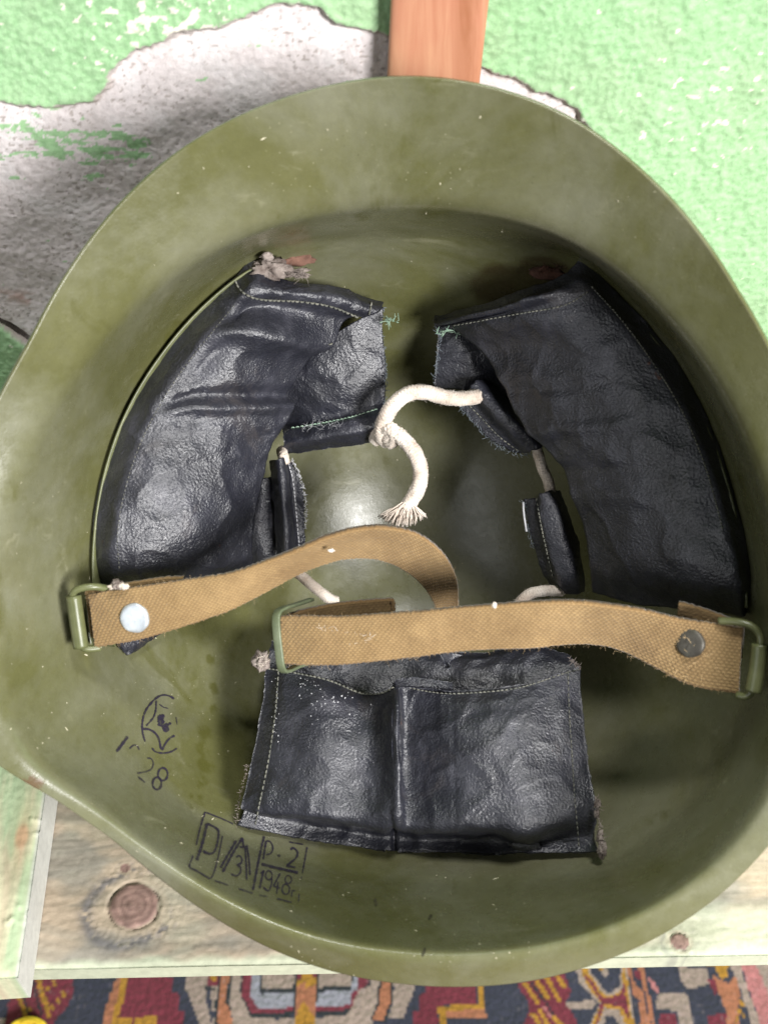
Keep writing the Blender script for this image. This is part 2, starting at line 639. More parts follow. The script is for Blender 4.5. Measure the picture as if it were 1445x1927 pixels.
ZB = Vs[:, 2].min() - TH - 0.0003       # bench top
YB = Vs[:, 1].max() + TH + 0.0006       # front face of the post behind the dome
i_low = int(Vs[:, 2].argmin())
helmet = empty('helmet', (float(Vs[i_low, 0]), float(Vs[i_low, 1]), float(ZB)),
               'olive green steel helmet lying upside down, showing black liner pads and tan chin strap', 'helmet')


def shit(px, py):
    loc = SHB.ray_cast(Vector(CAM), Vector(ray(px, py)))[0]
    return np.array(loc)


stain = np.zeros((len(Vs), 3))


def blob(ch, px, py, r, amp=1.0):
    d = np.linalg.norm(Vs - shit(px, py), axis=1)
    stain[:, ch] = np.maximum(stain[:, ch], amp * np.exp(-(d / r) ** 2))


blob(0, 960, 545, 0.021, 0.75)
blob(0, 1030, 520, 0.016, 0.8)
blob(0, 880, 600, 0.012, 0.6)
for px_, py_, r_ in ((396, 1240, .0025), (404, 1295, .003), (404, 1335, .0025), (386, 1380, .004), (384, 1410, .004), (388, 1440, .0045), (376, 1470, .004), (368, 1500, .004), (362, 1525, .0035)):
    blob(1, px_, py_, r_)
for px_, py_, r_ in ((58, 1470, .0035), (72, 1478, .0022)):
    blob(2, px_, py_, r_)
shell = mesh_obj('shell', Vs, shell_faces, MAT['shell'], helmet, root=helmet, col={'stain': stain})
sm = shell.modifiers.new('thickness', 'SOLIDIFY')
sm.thickness = TH
sm.offset = -1
sm.use_rim = True


def hit(px, py, bvh=None, lift=0.0):
    d = ray(px, py)
    d = d / np.linalg.norm(d)
    loc, nor, idx, dist = (bvh or SHB).ray_cast(Vector(CAM), Vector(d))
    if loc is None:
        return None, None
    nor = np.array(nor)
    if nor @ d > 0:
        nor = -nor
    return np.array(loc) - d * lift, nor


def Q(px, py, v):
    """v < -0.004: depth n in the helmet; otherwise lift towards the camera off the shell"""
    if v < -0.004:
        return P(px, py, v)
    p, n = hit(px, py)
    return p + n * v


# ------------------------------------------------------------------ ink stamps
def strokes_mesh(strokes, bvh=None, lift=0.00025):
    mb = MB()
    for pts, w in strokes:
        q = even(np.array(pts, float), max(4, int(sum(math.dist(pts[i], pts[i + 1]) for i in range(len(pts) - 1)) / 1.5)))
        L, R = [], []
        tg = np.gradient(q, axis=0)
        for k, (p, t) in enumerate(zip(q, tg)):
            nn = np.array([-t[1], t[0]])
            nn /= np.linalg.norm(nn) + 1e-9
            ww = w * 0.58 * (1 + 0.22 * math.sin(k * 1.7 + p[0]) + 0.12 * math.sin(k * 0.6))
            ww *= 0.55 if k in (0, len(q) - 1) else 1
            a, na = hit(p[0] + nn[0] * ww, p[1] + nn[1] * ww, bvh)
            b, nb = hit(p[0] - nn[0] * ww, p[1] - nn[1] * ww, bvh)
            if a is None or b is None:
                continue
            L.append(a + na * lift)
            R.append(b + nb * lift)
        if len(L) < 2:
            continue
        V = []
        for a, b in zip(L, R):
            V += [a, b]
        mb.add(V, [(2 * i, 2 * i + 1, 2 * i + 3, 2 * i + 2) for i in range(len(L) - 1)])
    return mb


def ell(cx, cy, rx, ry, w, n=18):
    return ([(cx + rx * math.cos(2 * math.pi * k / n), cy + ry * math.sin(2 * math.pi * k / n)) for k in range(n + 1)], w)


S2 = [([(235, 150), (190, 300), (150, 470)], 15), ([(120, 570), (85, 680), (150, 720), (285, 800)], 13), ([(290, 800), (320, 740), (360, 600), (405, 380)], 13),
      ([(235, 150), (300, 175), (400, 215), (510, 265)], 11), ([(255, 260), (210, 450), (155, 620)], 24),
      ([(255, 260), (345, 308), (368, 350), (350, 470), (320, 540), (270, 555), (215, 530)], 17),
      ([(540, 425), (460, 560), (385, 690)], 19), ([(600, 400), (510, 540), (405, 735)], 21), ([(600, 400), (610, 490)], 15), ([(570, 490), (620, 492)], 13),
      ([(625, 480), (635, 650), (640, 810)], 15), ([(640, 470), (660, 600), (672, 765)], 15),
      ([(535, 588), (570, 575), (595, 610), (582, 648), (548, 665), (582, 690), (575, 740), (540, 770), (488, 755)], 14),
      ([(810, 385), (760, 600), (700, 910)], 19), ([(830, 430), (800, 610)], 17), ([(830, 430), (870, 440), (895, 490), (880, 545), (830, 565)], 12),
      ([(935, 570), (970, 575)], 17), ([(1065, 515), (1095, 500), (1135, 540), (1115, 600), (1025, 672)], 16), ([(1025, 672), (1115, 688)], 16),
      ([(780, 655), (960, 700), (1140, 740)], 22), ([(775, 748), (805, 715)], 11), ([(805, 715), (765, 890)], 18), ell(855, 765, 32, 44, 11),
      ([(885, 775), (880, 850), (850, 915), (800, 880)], 12), ([(965, 745), (900, 870)], 13), ([(900, 870), (962, 890)], 11), ([(945, 830), (930, 945)], 12),
      ell(1045, 805, 31, 38, 11), ell(1020, 900, 36, 50, 12), ([(1075, 975), (1080, 915)], 10), ([(1080, 915), (1112, 915)], 9),
      ([(1228, 490), (1200, 640), (1180, 745)], 12), ([(1175, 775), (1165, 810)], 7), ([(1150, 940), (1142, 1025)], 9),
      ([(325, 815), (460, 860)], 10), ([(560, 895), (700, 940)], 11), ([(760, 960), (840, 970)], 7), ([(930, 990), (1080, 1030)], 11), ([(1050, 440), (1190, 465)], 10)]
S1 = [([(890, 215), (840, 185), (770, 170), (700, 195), (630, 260), (570, 340), (535, 440), (525, 540), (540, 640), (560, 700)], 18),
      ([(685, 230), (680, 340), (650, 430), (570, 520)], 16), ([(720, 275), (770, 310), (820, 322)], 10), ([(705, 440), (745, 415), (780, 405)], 42), ([(735, 430), (738, 480), (725, 525)], 60),
      ([(770, 505), (795, 540), (785, 590)], 62), ([(815, 505), (855, 488)], 22),
      ([(535, 555), (600, 560), (670, 600), (715, 670), (740, 790)], 20), ([(750, 800), (790, 720), (840, 660), (895, 630)], 19),
      ([(635, 770), (680, 815), (760, 830), (850, 815), (920, 775)], 15), ([(360, 640), (320, 700), (235, 815)], 28), ([(380, 780), (430, 740), (470, 750), (495, 795)], 12),
      ([(580, 885), (630, 895), (652, 950), (630, 1010), (570, 1040), (470, 1060)], 11), ([(480, 1100), (560, 1165)], 14), ell(760, 1070, 55, 72, 18), ell(695, 1175, 50, 70, 18),
      ([(910, 420), (922, 510)], 9)]
s2 = [([(340 + x * 280 / 1445, 1500 + y * 280 / 1445) for x, y in p], w * 280 / 1445) for p, w in S2]
s1 = [([(180 + x / 6.02, 1280 + y / 6.02) for x, y in p], w / 6.02) for p, w in S1]
strokes_mesh(s2).build('ink_stamp', MAT['ink'], shell, helmet, props={'label': 'rectangular ink stamp with date 1948 and letters'})
strokes_mesh(s1).build('ink_stamp', MAT['ink'], shell, helmet, props={'label': 'round ink stamp with a star and number 28'})
# chipped paint by the rear lip
for st_ in ([(800, 1785), (795, 1800)], [(705, 1692), (708, 1706)], [(812, 1722), (806, 1732)]):
    strokes_mesh([(st_, 4)]).build('paint_chip', MAT['chip'], shell, helmet)

# pale flecks of dust and paint stuck to the inside
mb = MB()
rr = random.Random(4)
for k in range(330):
    zone = rr.random()
    if zone < 0.42:
        x, y = rr.uniform(20, 460), rr.uniform(900, 1640)
    elif zone < 0.72:
        x, y = rr.uniform(540, 1000), rr.uniform(1640, 1835)
    elif zone < 0.86:
        x, y = rr.uniform(160, 1350), rr.uniform(200, 560)
    else:
        x, y = rr.uniform(580, 980), rr.uniform(620, 1060)
    p, n = hit(x, y)
    if p is None:
        continue
    s = rr.choice([0.00010, 0.00011, 0.00013, 0.00016, 0.00026]) * rr.uniform(0.7, 1.3)
    a = np.cross(n, [rr.uniform(-1, 1), rr.uniform(-1, 1), rr.uniform(-1, 1)])
    a /= np.linalg.norm(a) + 1e-9
    b = np.cross(n, a)
    st = rr.choice([1, 1, 1, 1.6, 4])
    V = [p + a * s * st * math.cos(q) * rr.uniform(0.6, 1.2) + b * s * math.sin(q) * rr.uniform(0.6, 1.2) + n * 0.0001 for q in np.linspace(0, 5.2, 6)]
    V.append(p + n * (s * 0.8 + 0.0001))
    mb.add(V, [(i, (i + 1) % 6, 6) for i in range(6)])
mb.build('dust_flecks', MAT['dust'], shell, helmet, props={'kind': 'stuff'})
# thin steel liner band along the inside of the dome
mbn = MB()
pth = []
KI = [int(np.argmin(np.linalg.norm(SH[i] - (C_r[i] + NH * nC[i]), axis=1))) for i in range(NPH)]
for i in list(range(NPH)):
    k = KI[i]
    pth.append(SH[i, k] + sn[i, k] * 0.0022 - NH * 0.0012)
pth = np.stack([smooth_per(np.array(pth)[:, k_], 12) for k_ in range(3)], 1)
# flat strip, 9 mm deep
V, Fc = [], []
for i in range(NPH):
    k = KI[i]
    o = sn[i, k]
    o = o - NH * (o @ NH)
    o /= np.linalg.norm(o)
    for dx, dn in ((0, 0.0), (0.0007, 0.0), (0.0007, -0.012), (0, -0.012)):
        V.append(pth[i] + o * dx + NH * dn)
for i in range(NPH):
    j = (i + 1) % NPH
    for q in range(4):
        Fc.append((i * 4 + q, j * 4 + q, j * 4 + (q + 1) % 4, i * 4 + (q + 1) % 4))
keep = []
for f in Fc:
    ang = phi[f[0] // 4]
    deg = math.degrees(ang)
    if not (deg < 34 or deg > 332 or 98 < deg < 262):
        keep.append(f)
mesh_obj('liner_band', V, keep, MAT['buckle'], helmet, root=helmet)


# ================================================================== liner pads
def patch(C, nu, nv, wr=0.0008, seed=0, scale=45, edge=0.00035, fun=None):
    """C rows of (px,py,v); returns displaced grid"""
    G = bicubic([[Q(*p) for p in row] for row in C], nu, nv)
    n = grid_normals(G)
    x, y, z = G[..., 0], G[..., 1], G[..., 2]
    w = fbm(x * scale + seed, y * scale, z * scale, 3) * wr
    # long creases
    w += -np.abs(perlin(x * scale * 0.8 + 5 + seed, y * scale * 1.7, z * scale * 1.7)) * wr * 0.9
    # ridged creases and slack
    rd = 1 - np.abs(perlin(x * 62 + 9 + seed, y * 62, z * 62))
    w += (rd ** 6 - 0.3) * wr * 0.55
    rd2 = 1 - np.abs(perlin(x * 150 + seed, y * 110, z * 110))
    w += (rd2 ** 8) * 0.00030 * sstep(-0.1, 0.35, perlin(x * 30, y * 30, z * 30 + seed))
    w += fbm(x * 330 + seed, y * 330, z * 330, 2) * 0.00010
    uu, vv = np.meshgrid(np.linspace(0, 1, nu), np.linspace(0, 1, nv), indexing='ij')
    if fun is not None:
        w = w + fun(uu, vv)
    G = G + n * w[..., None]
    # ragged cut edges
    du = np.gradient(G, axis=0)
    dv = np.gradient(G, axis=1)
    du /= np.linalg.norm(du, axis=2)[..., None] + 1e-12
    dv /= np.linalg.norm(dv, axis=2)[..., None] + 1e-12
    jit = fbm(x * 500 + 3 + seed, y * 500, z * 500, 2) * edge
    for sl in ((slice(None), 0), (slice(None), -1)):
        G[sl] += (dv[sl].T * jit[sl]).T
    for sl in ((0, slice(None)), (-1, slice(None))):
        G[sl] += (du[sl].T * jit[sl]).T
    return G


def patch_obj(name, G, mat, parent, thick=0.0022, **k):
    nu, nv = G.shape[:2]
    n = grid_normals(G)
    Fc = grid_faces(nu, nv)
    top_ = G.reshape(-1, 3)
    lowr = (G - n * thick).reshape(-1, 3)
    a = top_[list(Fc[0])]
    if np.cross(a[1] - a[0], a[2] - a[0]) @ n[0, 0] < 0:
        Fc = [f[::-1] for f in Fc]
    N0 = nu * nv
    allF = list(Fc) + [tuple(i + N0 for i in f[::-1]) for f in Fc]
    loop = [i * nv for i in range(nu)] + [(nu - 1) * nv + j for j in range(1, nv)] + [i * nv + nv - 1 for i in range(nu - 2, -1, -1)] + [j for j in range(nv - 2, 0, -1)]
    for q in range(len(loop)):
        a, b = loop[q], loop[(q + 1) % len(loop)]
        allF.append((a, b, b + N0, a + N0))
    o = mesh_obj(name, np.vstack([top_, lowr]), allF, mat, parent, root=helmet, **k)
    bvh = BVHTree.FromPolygons([Vector(v) for v in top_], Fc)
    return o, bvh


def rel(rows, offs, extra):
    """outer point lies on the shell; the other columns are given by their depth below it"""
    out = []
    for r_, e in zip(rows, extra):
        p0 = Q(r_[0][0], r_[0][1], 0.004)
        n0 = float(p0 @ NH)
        out.append([(x, y, min(n0 + o + ex, -0.005)) for (x, y, _), o, ex in zip(r_, offs, e)])
    return out


def stitches(bvh, pts, step=9.0, ln=6.0, r=0.00028, mb=None):
    mb = mb or MB()
    L = sum(math.dist(pts[i], pts[i + 1]) for i in range(len(pts) - 1))
    q = even(np.array(pts, float), max(3, int(L / 1.5)))
    s = np.concatenate([[0], np.cumsum(np.linalg.norm(np.diff(q, axis=0), axis=1))])
    c = 0.0
    while c + ln < s[-1]:
        seg = []
        for f in np.linspace(0, 1, 5):
            x = np.interp(c + f * ln, s, q[:, 0])
            y = np.interp(c + f * ln, s, q[:, 1])
            p, n = hit(x, y, bvh)
            if p is None:
                break
            seg.append(p + n * (r * 1.4 * math.sin(math.pi * f) + r * 0.1))
        if len(seg) == 5:
            mb.add(*tube(seg, [r * 0.6, r, r * 1.1, r, r * 0.6], 6))
        c += step * random.uniform(0.85, 1.15)
    return mb


def lump(c, r, seed, mat, name, parent, sq=(1, 1, 1), rough=0.45):
    """irregular torn tuft"""
    nu, nv = 26, 16
    V = []
    for i in range(nu):
        for j in range(nv):
            a, b = 2 * math.pi * i / nu, math.pi * j / (nv - 1)
            d = np.array([math.cos(a) * math.sin(b), math.sin(a) * math.sin(b), math.cos(b)])
            V.append(d)
    V = np.array(V)
    k = 1 + rough * fbm(V[:, 0] * 1.6 + seed, V[:, 1] * 1.6, V[:, 2] * 1.6, 3) + 0.25 * rough * fbm(V[:, 0] * 6 + seed, V[:, 1] * 6, V[:, 2] * 6, 2)
    V = V * k[:, None] * r * np.array(sq)
    V = np.outer(V[:, 0], RIGHT) + np.outer(V[:, 1], UPC) + np.outer(V[:, 2], BACK) + c
    return mesh_obj(name, V, grid_faces(nu, nv, True), mat, parent, root=helmet)


def fray(px_pts, mat, name, parent, depth, n=40, ln=0.003, r=0.00009, seed=0):
    """loose fibres along a cut edge"""
    g = random.Random(seed)
    mb = MB()
    q = even(np.array(px_pts, float), 60)
    for k in range(n):
        a = q[g.randrange(60)]
        p = P(a[0] + g.uniform(-2, 2), a[1] + g.uniform(-2, 2), depth(a) if callable(depth) else depth)
        d = np.array([g.gauss(0, 1), g.gauss(0, 1), g.gauss(0, 1)])
        d /= np.linalg.norm(d)
        d2 = d + np.array([g.gauss(0, .6), g.gauss(0, .6), g.gauss(0, .6)])
        l = ln * g.uniform(0.3, 1.1)
        mb.add(*tube([p, p + d * l * 0.5, p + d * l * 0.5 + d2 * l * 0.4], [r, r, r * 0.5], 4, False))
    return mb.build(name, mat, parent, helmet)


# ---- pad on the camera's left
O_, R_, I_ = 0.0035, 0.010, None
LP = [
    [(182, 1110, .003), (232, 1112, .008), (310, 1100, -.050), (400, 1085, -.064), (476, 1078, -.084)],
    [(178, 1075, .004), (226, 1080, .012), (310, 1068, -.043), (400, 1052, -.056), (478, 1048, -.078)],
    [(173, 1000, .004), (222, 1008, .013), (310, 1000, -.042), (400, 985, -.054), (478, 985, -.077)],
    [(186, 912, .004), (238, 922, .013), (320, 915, -.042), (410, 905, -.054), (497, 902, -.078)],
    [(210, 832, .004), (262, 845, .013), (340, 838, -.043), (430, 830, -.056), (512, 835, -.079)],
    [(243, 760, .004), (292, 778, .013), (365, 776, -.046), (455, 780, -.058), (548, 782, -.080)],
    [(292, 682, .004), (338, 705, .013), (405, 702, -.047), (480, 706, -.058), (560, 712, -.081)],
    [(353, 606, .004), (394, 632, .013), (458, 628, -.050), (535, 640, -.060), (612, 646, -.080)],
    [(416, 546, .004), (446, 572, .013), (515, 568, -.054), (600, 578, -.064), (695, 596, -.079)],
    [(456, 508, .004), (480, 535, .011), (545, 545, -.059), (630, 556, -.069), (715, 580, -.082)],
    [(476, 484, .003), (500, 512, .006), (560, 530, -.070), (640, 540, -.079), (722, 568, -.091)],
]


LP = rel(LP, (0, .0065, .0015, -.011, -.030), [(-.004, -.012, -.010, -.010, -.009), (-.002, -.003, -.002, -.002, -.002)] + [(0, 0, 0, 0, 0)] * 3 + [(0, 0, 0, 0, .001), (0, 0, .001, .001, .002), (0, 0, .001, .002, .004),
      (0, 0, .001, .004, .009), (0, -.001, -.001, .002, .007), (-.004, -.010, -.011, -.008, -.002)])


def lp_fun(u, v):
    w = 0.0008 * np.exp(-((v - 0.22) / 0.06) ** 2)                             # stuffed ridge
    w += -0.0030 * np.exp(-((v - 0.40) / 0.12) ** 2) * np.exp(-((u - 0.63) / 0.10) ** 2)
    w += 0.0052 * np.exp(-((u - 0.71) / 0.035) ** 2) * sstep(0.15, 0.45, v)      # fold running inwards
    w += -0.0046 * np.exp(-((u - 0.80 + 0.05 * v) / 0.035) ** 2) * sstep(0.1, 0.4, v)
    w += 0.0026 * np.exp(-((u - 0.50 - 0.03 * v) / 0.02) ** 2) * sstep(0.2, 0.5, v)
    w += -0.0032 * np.exp(-((u - 0.525 - 0.03 * v) / 0.018) ** 2) * sstep(0.2, 0.5, v)
    return w


G = patch(LP, 170, 120, 0.0011, 1, 45, fun=lp_fun)
pad_l, B_l = patch_obj('liner_pad', G, MAT['leather'], helmet, 0.0026, props={'label': 'wrinkled black liner pad beside the torn cord and riveted strap end'})
mbs = stitches(B_l, [(440, 520), (455, 548), (490, 562), (560, 566), (620, 575), (665, 592), (696, 606)], 9, 7.5, 0.00036)
stitches(B_l, [(700, 560), (694, 590), (684, 612), (655, 632), (610, 652)], 9, 7.5, 0.00034, mbs)
stitches(B_l, [(225, 1070), (222, 1000), (238, 915), (265, 835), (300, 765), (345, 695), (400, 625), (445, 570)], 8, 4.5, 0.00014, mbs)
mbs.build('stitching', MAT['thread'], pad_l, helmet)

# under flap with the cord tunnel
UF = [
    [(540, 690, -.094), (600, 650, -.090), (660, 610, -.088), (722, 578, -.092)],
    [(535, 730, -.096), (595, 700, -.092), (660, 660, -.090), (720, 622, -.093)],
    [(530, 765, -.100), (590, 752, -.096), (660, 725, -.094), (726, 690, -.096)],
    [(530, 795, -.104), (590, 790, -.100), (660, 775, -.098), (724, 752, -.099)],
    [(532, 812, -.100), (590, 806, -.096), (655, 795, -.094), (718, 782, -.095)],
    [(534, 835, -.098), (590, 828, -.094), (655, 817, -.092), (714, 808, -.093)],
    [(532, 856, -.105), (590, 850, -.101), (655, 842, -.099), (711, 832, -.100)],
]
G = patch(UF, 90, 80, 0.0008, 9, 60)
uf, B_uf = patch_obj('under_flap', G, MAT['leather'], pad_l, 0.0016)
mb2 = stitches(B_uf, [(548, 806), (600, 798), (660, 786), (716, 768)], 8, 6.5, 0.00026)
mb2.build('flap_stitching', MAT['teal'], pad_l, helmet)
fray([(722, 580), (719, 625), (727, 690), (724, 752), (714, 808), (711, 832)], MAT['frayed'], 'frayed_edge', pad_l, -.0945, 120, 0.0014, 0.00012, 2)
fray([(720, 605), (735, 603), (745, 606)], MAT['teal'], 'loose_thread', pad_l, -.088, 22, 0.004, 0.00016, 3)
fray([(640, 800), (600, 802), (568, 806)], MAT['scuff'], 'lint', pad_l, -.0925, 60, 0.0030, 0.00003, 4)
# narrow vertical tunnel hanging from the pad
TB = [
    [(506, 868, -.098), (520, 864, -.092), (533, 862, -.093), (540, 864, -.098), (550, 868, -.100)],
    [(510, 905, -.098), (524, 902, -.091), (540, 900, -.092), (548, 902, -.098), (566, 905, -.099)],
    [(514, 950, -.098), (529, 948, -.090), (545, 946, -.092), (552, 948, -.098), (573, 950, -.099)],
    [(518, 1000, -.098), (533, 1000, -.090), (550, 995, -.092), (557, 998, -.098), (574, 995, -.100)],
    [(522, 1050, -.100), (536, 1052, -.093), (554, 1048, -.095), (560, 1045, -.100), (574, 1030, -.102)],
]
G = patch(TB, 60, 40, 0.0005, 5, 80, 0.0006)
tb, B_tb = patch_obj('cord_tunnel', G, MAT['leather'], pad_l, 0.0014)
stitches(B_tb, [(542, 870), (551, 905), (556, 950), (560, 1000), (563, 1035)], 8, 6, 0.00024).build('tunnel_stitching', MAT['scuff'], pad_l, helmet)
fray([(552, 868), (567, 905), (575, 950), (575, 995)], MAT['scuff'], 'frayed_edge', pad_l, -.0985, 150, 0.0011, 0.00014, 6)
# dark inner layer between pad and tunnel
DL = [
    [(470, 905, -.100), (495, 900, -.099), (520, 895, -.102)],
    [(462, 960, -.101), (490, 960, -.100), (522, 955, -.103)],
    [(458, 1020, -.102), (488, 1020, -.101), (522, 1010, -.104)],
    [(470, 1070, -.104), (495, 1070, -.103), (520, 1062, -.106)],
]
G = patch(DL, 40, 26, 0.0007, 8, 80)
patch_obj('inner_layer', G, MAT['leather'], pad_l, 0.0014)
# corner of the pad showing under the strap
CT = [
    [(205, 1205, .004), (250, 1195, .006), (292, 1192, .005)],
    [(215, 1218, .003), (245, 1212, .005), (275, 1206, .004)],
    [(228, 1234, .002), (236, 1234, .003), (246, 1230, .002)],
]
G = patch(CT, 24, 24, 0.0006, 12, 90)
patch_obj('pad_corner', G, MAT['leather'], pad_l, 0.0012)
# torn batting at the top corner
lump(P(512, 506, -.060), 0.0036, 3, MAT['batting'], 'batting_tuft', pad_l, (1.6, 0.95, 0.6), 0.9)
lump(P(552, 514, -.064), 0.0030, 8, MAT['batting'], 'batting_tuft', pad_l, (1.9, 0.55, 0.6), 0.9)
fray([(490, 500), (520, 505), (550, 515), (580, 518)], MAT['batting'], 'torn_fibre', pad_l, -.060, 120, 0.0032, 0.00008, 51)
lump(P(502, 482, -.055), 0.0016, 18, MAT['batting'], 'batting_tuft', pad_l, (1.3, 0.9, 0.8), 0.6)
lump(P(552, 488, -.069), 0.0038, 28, MAT['rust'], 'rust_flake', pad_l, (1.8, 0.6, 0.25), 0.5)

# ---- pad on the camera's right
RP = [
    [(1092, 486, .003), (1052, 520, .010), (965, 552, -.074), (890, 578, -.086), (818, 596, -.094)],
    [(1106, 500, .004), (1084, 532, .013), (985, 566, -.062), (900, 590, -.076), (820, 606, -.088)],
    [(1142, 532, .004), (1116, 562, .014), (1010, 588, -.056), (930, 606, -.070), (856, 622, -.086)],
    [(1200, 590, .004), (1172, 622, .014), (1080, 640, -.050), (1000, 650, -.064), (905, 662, -.084)],
    [(1264, 668, .004), (1234, 702, .014), (1140, 710, -.047), (1040, 720, -.060), (938, 715, -.083)],
    [(1322, 766, .004), (1290, 796, .014), (1200, 800, -.045), (1090, 800, -.058), (985, 802, -.083)],
    [(1366, 876, .004), (1334, 900, .014), (1240, 890, -.044), (1140, 880, -.058), (1050, 872, -.080)],
    [(1396, 985, .004), (1364, 1005, .014), (1280, 990, -.043), (1180, 975, -.056), (1085, 962, -.079)],
    [(1411, 1080, .004), (1384, 1092, .013), (1300, 1080, -.043), (1200, 1070, -.057), (1108, 1050, -.080)],
    [(1410, 1150, .003), (1392, 1160, .008), (1310, 1150, -.050), (1210, 1140, -.064), (1112, 1116, -.086)],
]


RP = rel(RP, (0, .0065, .0015, -.011, -.030), [(-.004, -.010, -.012, -.012, -.012), (-.001, -.001, -.001, -.003, -.006), (0, 0, .001, .002, .001)] + [(0, 0, 0, 0, 0)] * 6 + [(-.003, -.008, -.008, -.008, -.008)])


def rp_fun(u, v):
    w = 0.0008 * np.exp(-((v - 0.23) / 0.06) ** 2)
    w += 0.0022 * np.exp(-((u - 0.12 - 0.02 * v) / 0.03) ** 2) * sstep(0.25, 0.5, v)
    w += -0.0018 * np.exp(-((u - 0.20) / 0.04) ** 2) * sstep(0.3, 0.6, v)
    for k, c in enumerate((0.45, 0.55, 0.66, 0.72)):
        w += 0.0010 * np.exp(-((u - c - 0.05 * (v - 0.5)) / 0.018) ** 2) * sstep(0.35, 0.8, v) * (1 if k % 2 else -1)
    return w


G = patch(RP, 160, 110, 0.0009, 21, 40, fun=rp_fun)
pad_r, B_r_ = patch_obj('liner_pad', G, MAT['leather'], helmet, 0.0026, props={'label': 'smoother black liner pad in shadow, with two corded tabs'})
ms = stitches(B_r_, [(1112, 540), (1170, 605), (1232, 690), (1288, 785), (1330, 890), (1360, 1000)], 7, 5.2, 0.00025)
ms.build('stitching', MAT['thread'], pad_r, helmet)
stitches(B_r_, [(828, 616), (900, 604), (980, 590), (1060, 575), (1108, 548)], 8, 6, 0.00022).build('fold_stitching', MAT['thread'], pad_r, helmet)
RB = [
    [(818, 600, -.100), (870, 600, -.098), (930, 610, -.100), (980, 620, -.104)],
    [(824, 640, -.102), (880, 645, -.099), (940, 660, -.101), (990, 680, -.104)],
    [(820, 690, -.104), (885, 695, -.101), (945, 715, -.103), (1000, 745, -.106)],
    [(816, 732, -.106), (880, 735, -.104), (950, 770, -.106), (1010, 800, -.108)],
]
G = patch(RB, 60, 60, 0.0012, 31, 60)
rb_, _b = patch_obj('under_flap', G, MAT['leather'], pad_r, 0.0015)
fray([(818, 600), (826, 640), (820, 690), (816, 732)], MAT['frayed'], 'frayed_edge', pad_r, -.0995, 90, 0.0022, 0.00012, 12)
fray([(820, 628), (850, 622), (866, 626)], MAT['teal'], 'loose_thread', pad_r, -.090, 26, 0.0036, 0.00016, 13)
T1 = [
    [(912, 712, -.101), (898, 716, -.094), (884, 730, -.094), (876, 744, -.100), (862, 762, -.101)],
    [(945, 742, -.101), (932, 750, -.093), (914, 762, -.093), (904, 775, -.099), (885, 790, -.101)],
    [(985, 782, -.101), (972, 792, -.092), (952, 804, -.093), (942, 815, -.099), (922, 828, -.101)],
    [(1030, 834, -.103), (1018, 842, -.095), (996, 850, -.096), (984, 852, -.101), (966, 852, -.103)],
]
G = patch(T1, 60, 44, 0.0005, 41, 80, 0.0006)
t1, B_t1 = patch_obj('cord_tunnel', G, MAT['leather'], pad_r, 0.0014)
stitches(B_t1, [(872, 752), (900, 780), (938, 820), (978, 850)], 8, 6, 0.00024).build('tunnel_stitching', MAT['thread'], pad_r, helmet)
fray([(864, 762), (886, 790), (922, 828), (966, 853), (1000, 855)], MAT['frayed'], 'frayed_edge', pad_r, -.1005, 110, 0.0022, 0.0001, 14)
T2 = [
    [(1052, 922, -.099), (1035, 924, -.092), (1014, 930, -.092), (1006, 938, -.098), (986, 938, -.100)],
    [(1072, 970, -.098), (1055, 975, -.090), (1022, 982, -.091), (1012, 986, -.097), (994, 985, -.100)],
    [(1090, 1030, -.098), (1072, 1036, -.090), (1036, 1040, -.091), (1024, 1042, -.097), (1008, 1040, -.100)],
    [(1100, 1080, -.099), (1085, 1088, -.091), (1052, 1092, -.092), (1036, 1086, -.098), (1020, 1078, -.101)],
    [(1100, 1112, -.103), (1088, 1118, -.097), (1062, 1118, -.098), (1046, 1108, -.102), (1034, 1100, -.104)],
]
G = patch(T2, 60, 44, 0.0005, 51, 80, 0.0005)
t2, B_t2 = patch_obj('cord_tunnel', G, MAT['leather'], pad_r, 0.0014)
stitches(B_t2, [(1010, 938), (1018, 985), (1030, 1040), (1042, 1090)], 8, 6, 0.00024).build('tunnel_stitching', MAT['thread'], pad_r, helmet)
fray([(987, 945), (992, 985), (1002, 1030)], MAT['frayed'], 'frayed_edge', pad_r, -.0995, 60, 0.0022, 0.0001, 15)
mbt = MB()
mbt.add(*tube(even([P(984, 945, -.097), P(985, 965, -.096), P(990, 1000, -.097)], 14), 0.0004, 6))
mbt.build('loose_thread', MAT['scuff'], pad_r, helmet)
lump(P(1035, 512, -.071), 0.0036, 33, MAT['darkrust'], 'rust_flake', pad_r, (1.8, 0.6, 0.3), 0.7)
fray([(1010, 515), (1060, 500), (1085, 492)], MAT['darkrust'], 'torn_fibre', pad_r, -.068, 90, 0.0030, 0.00008, 52)

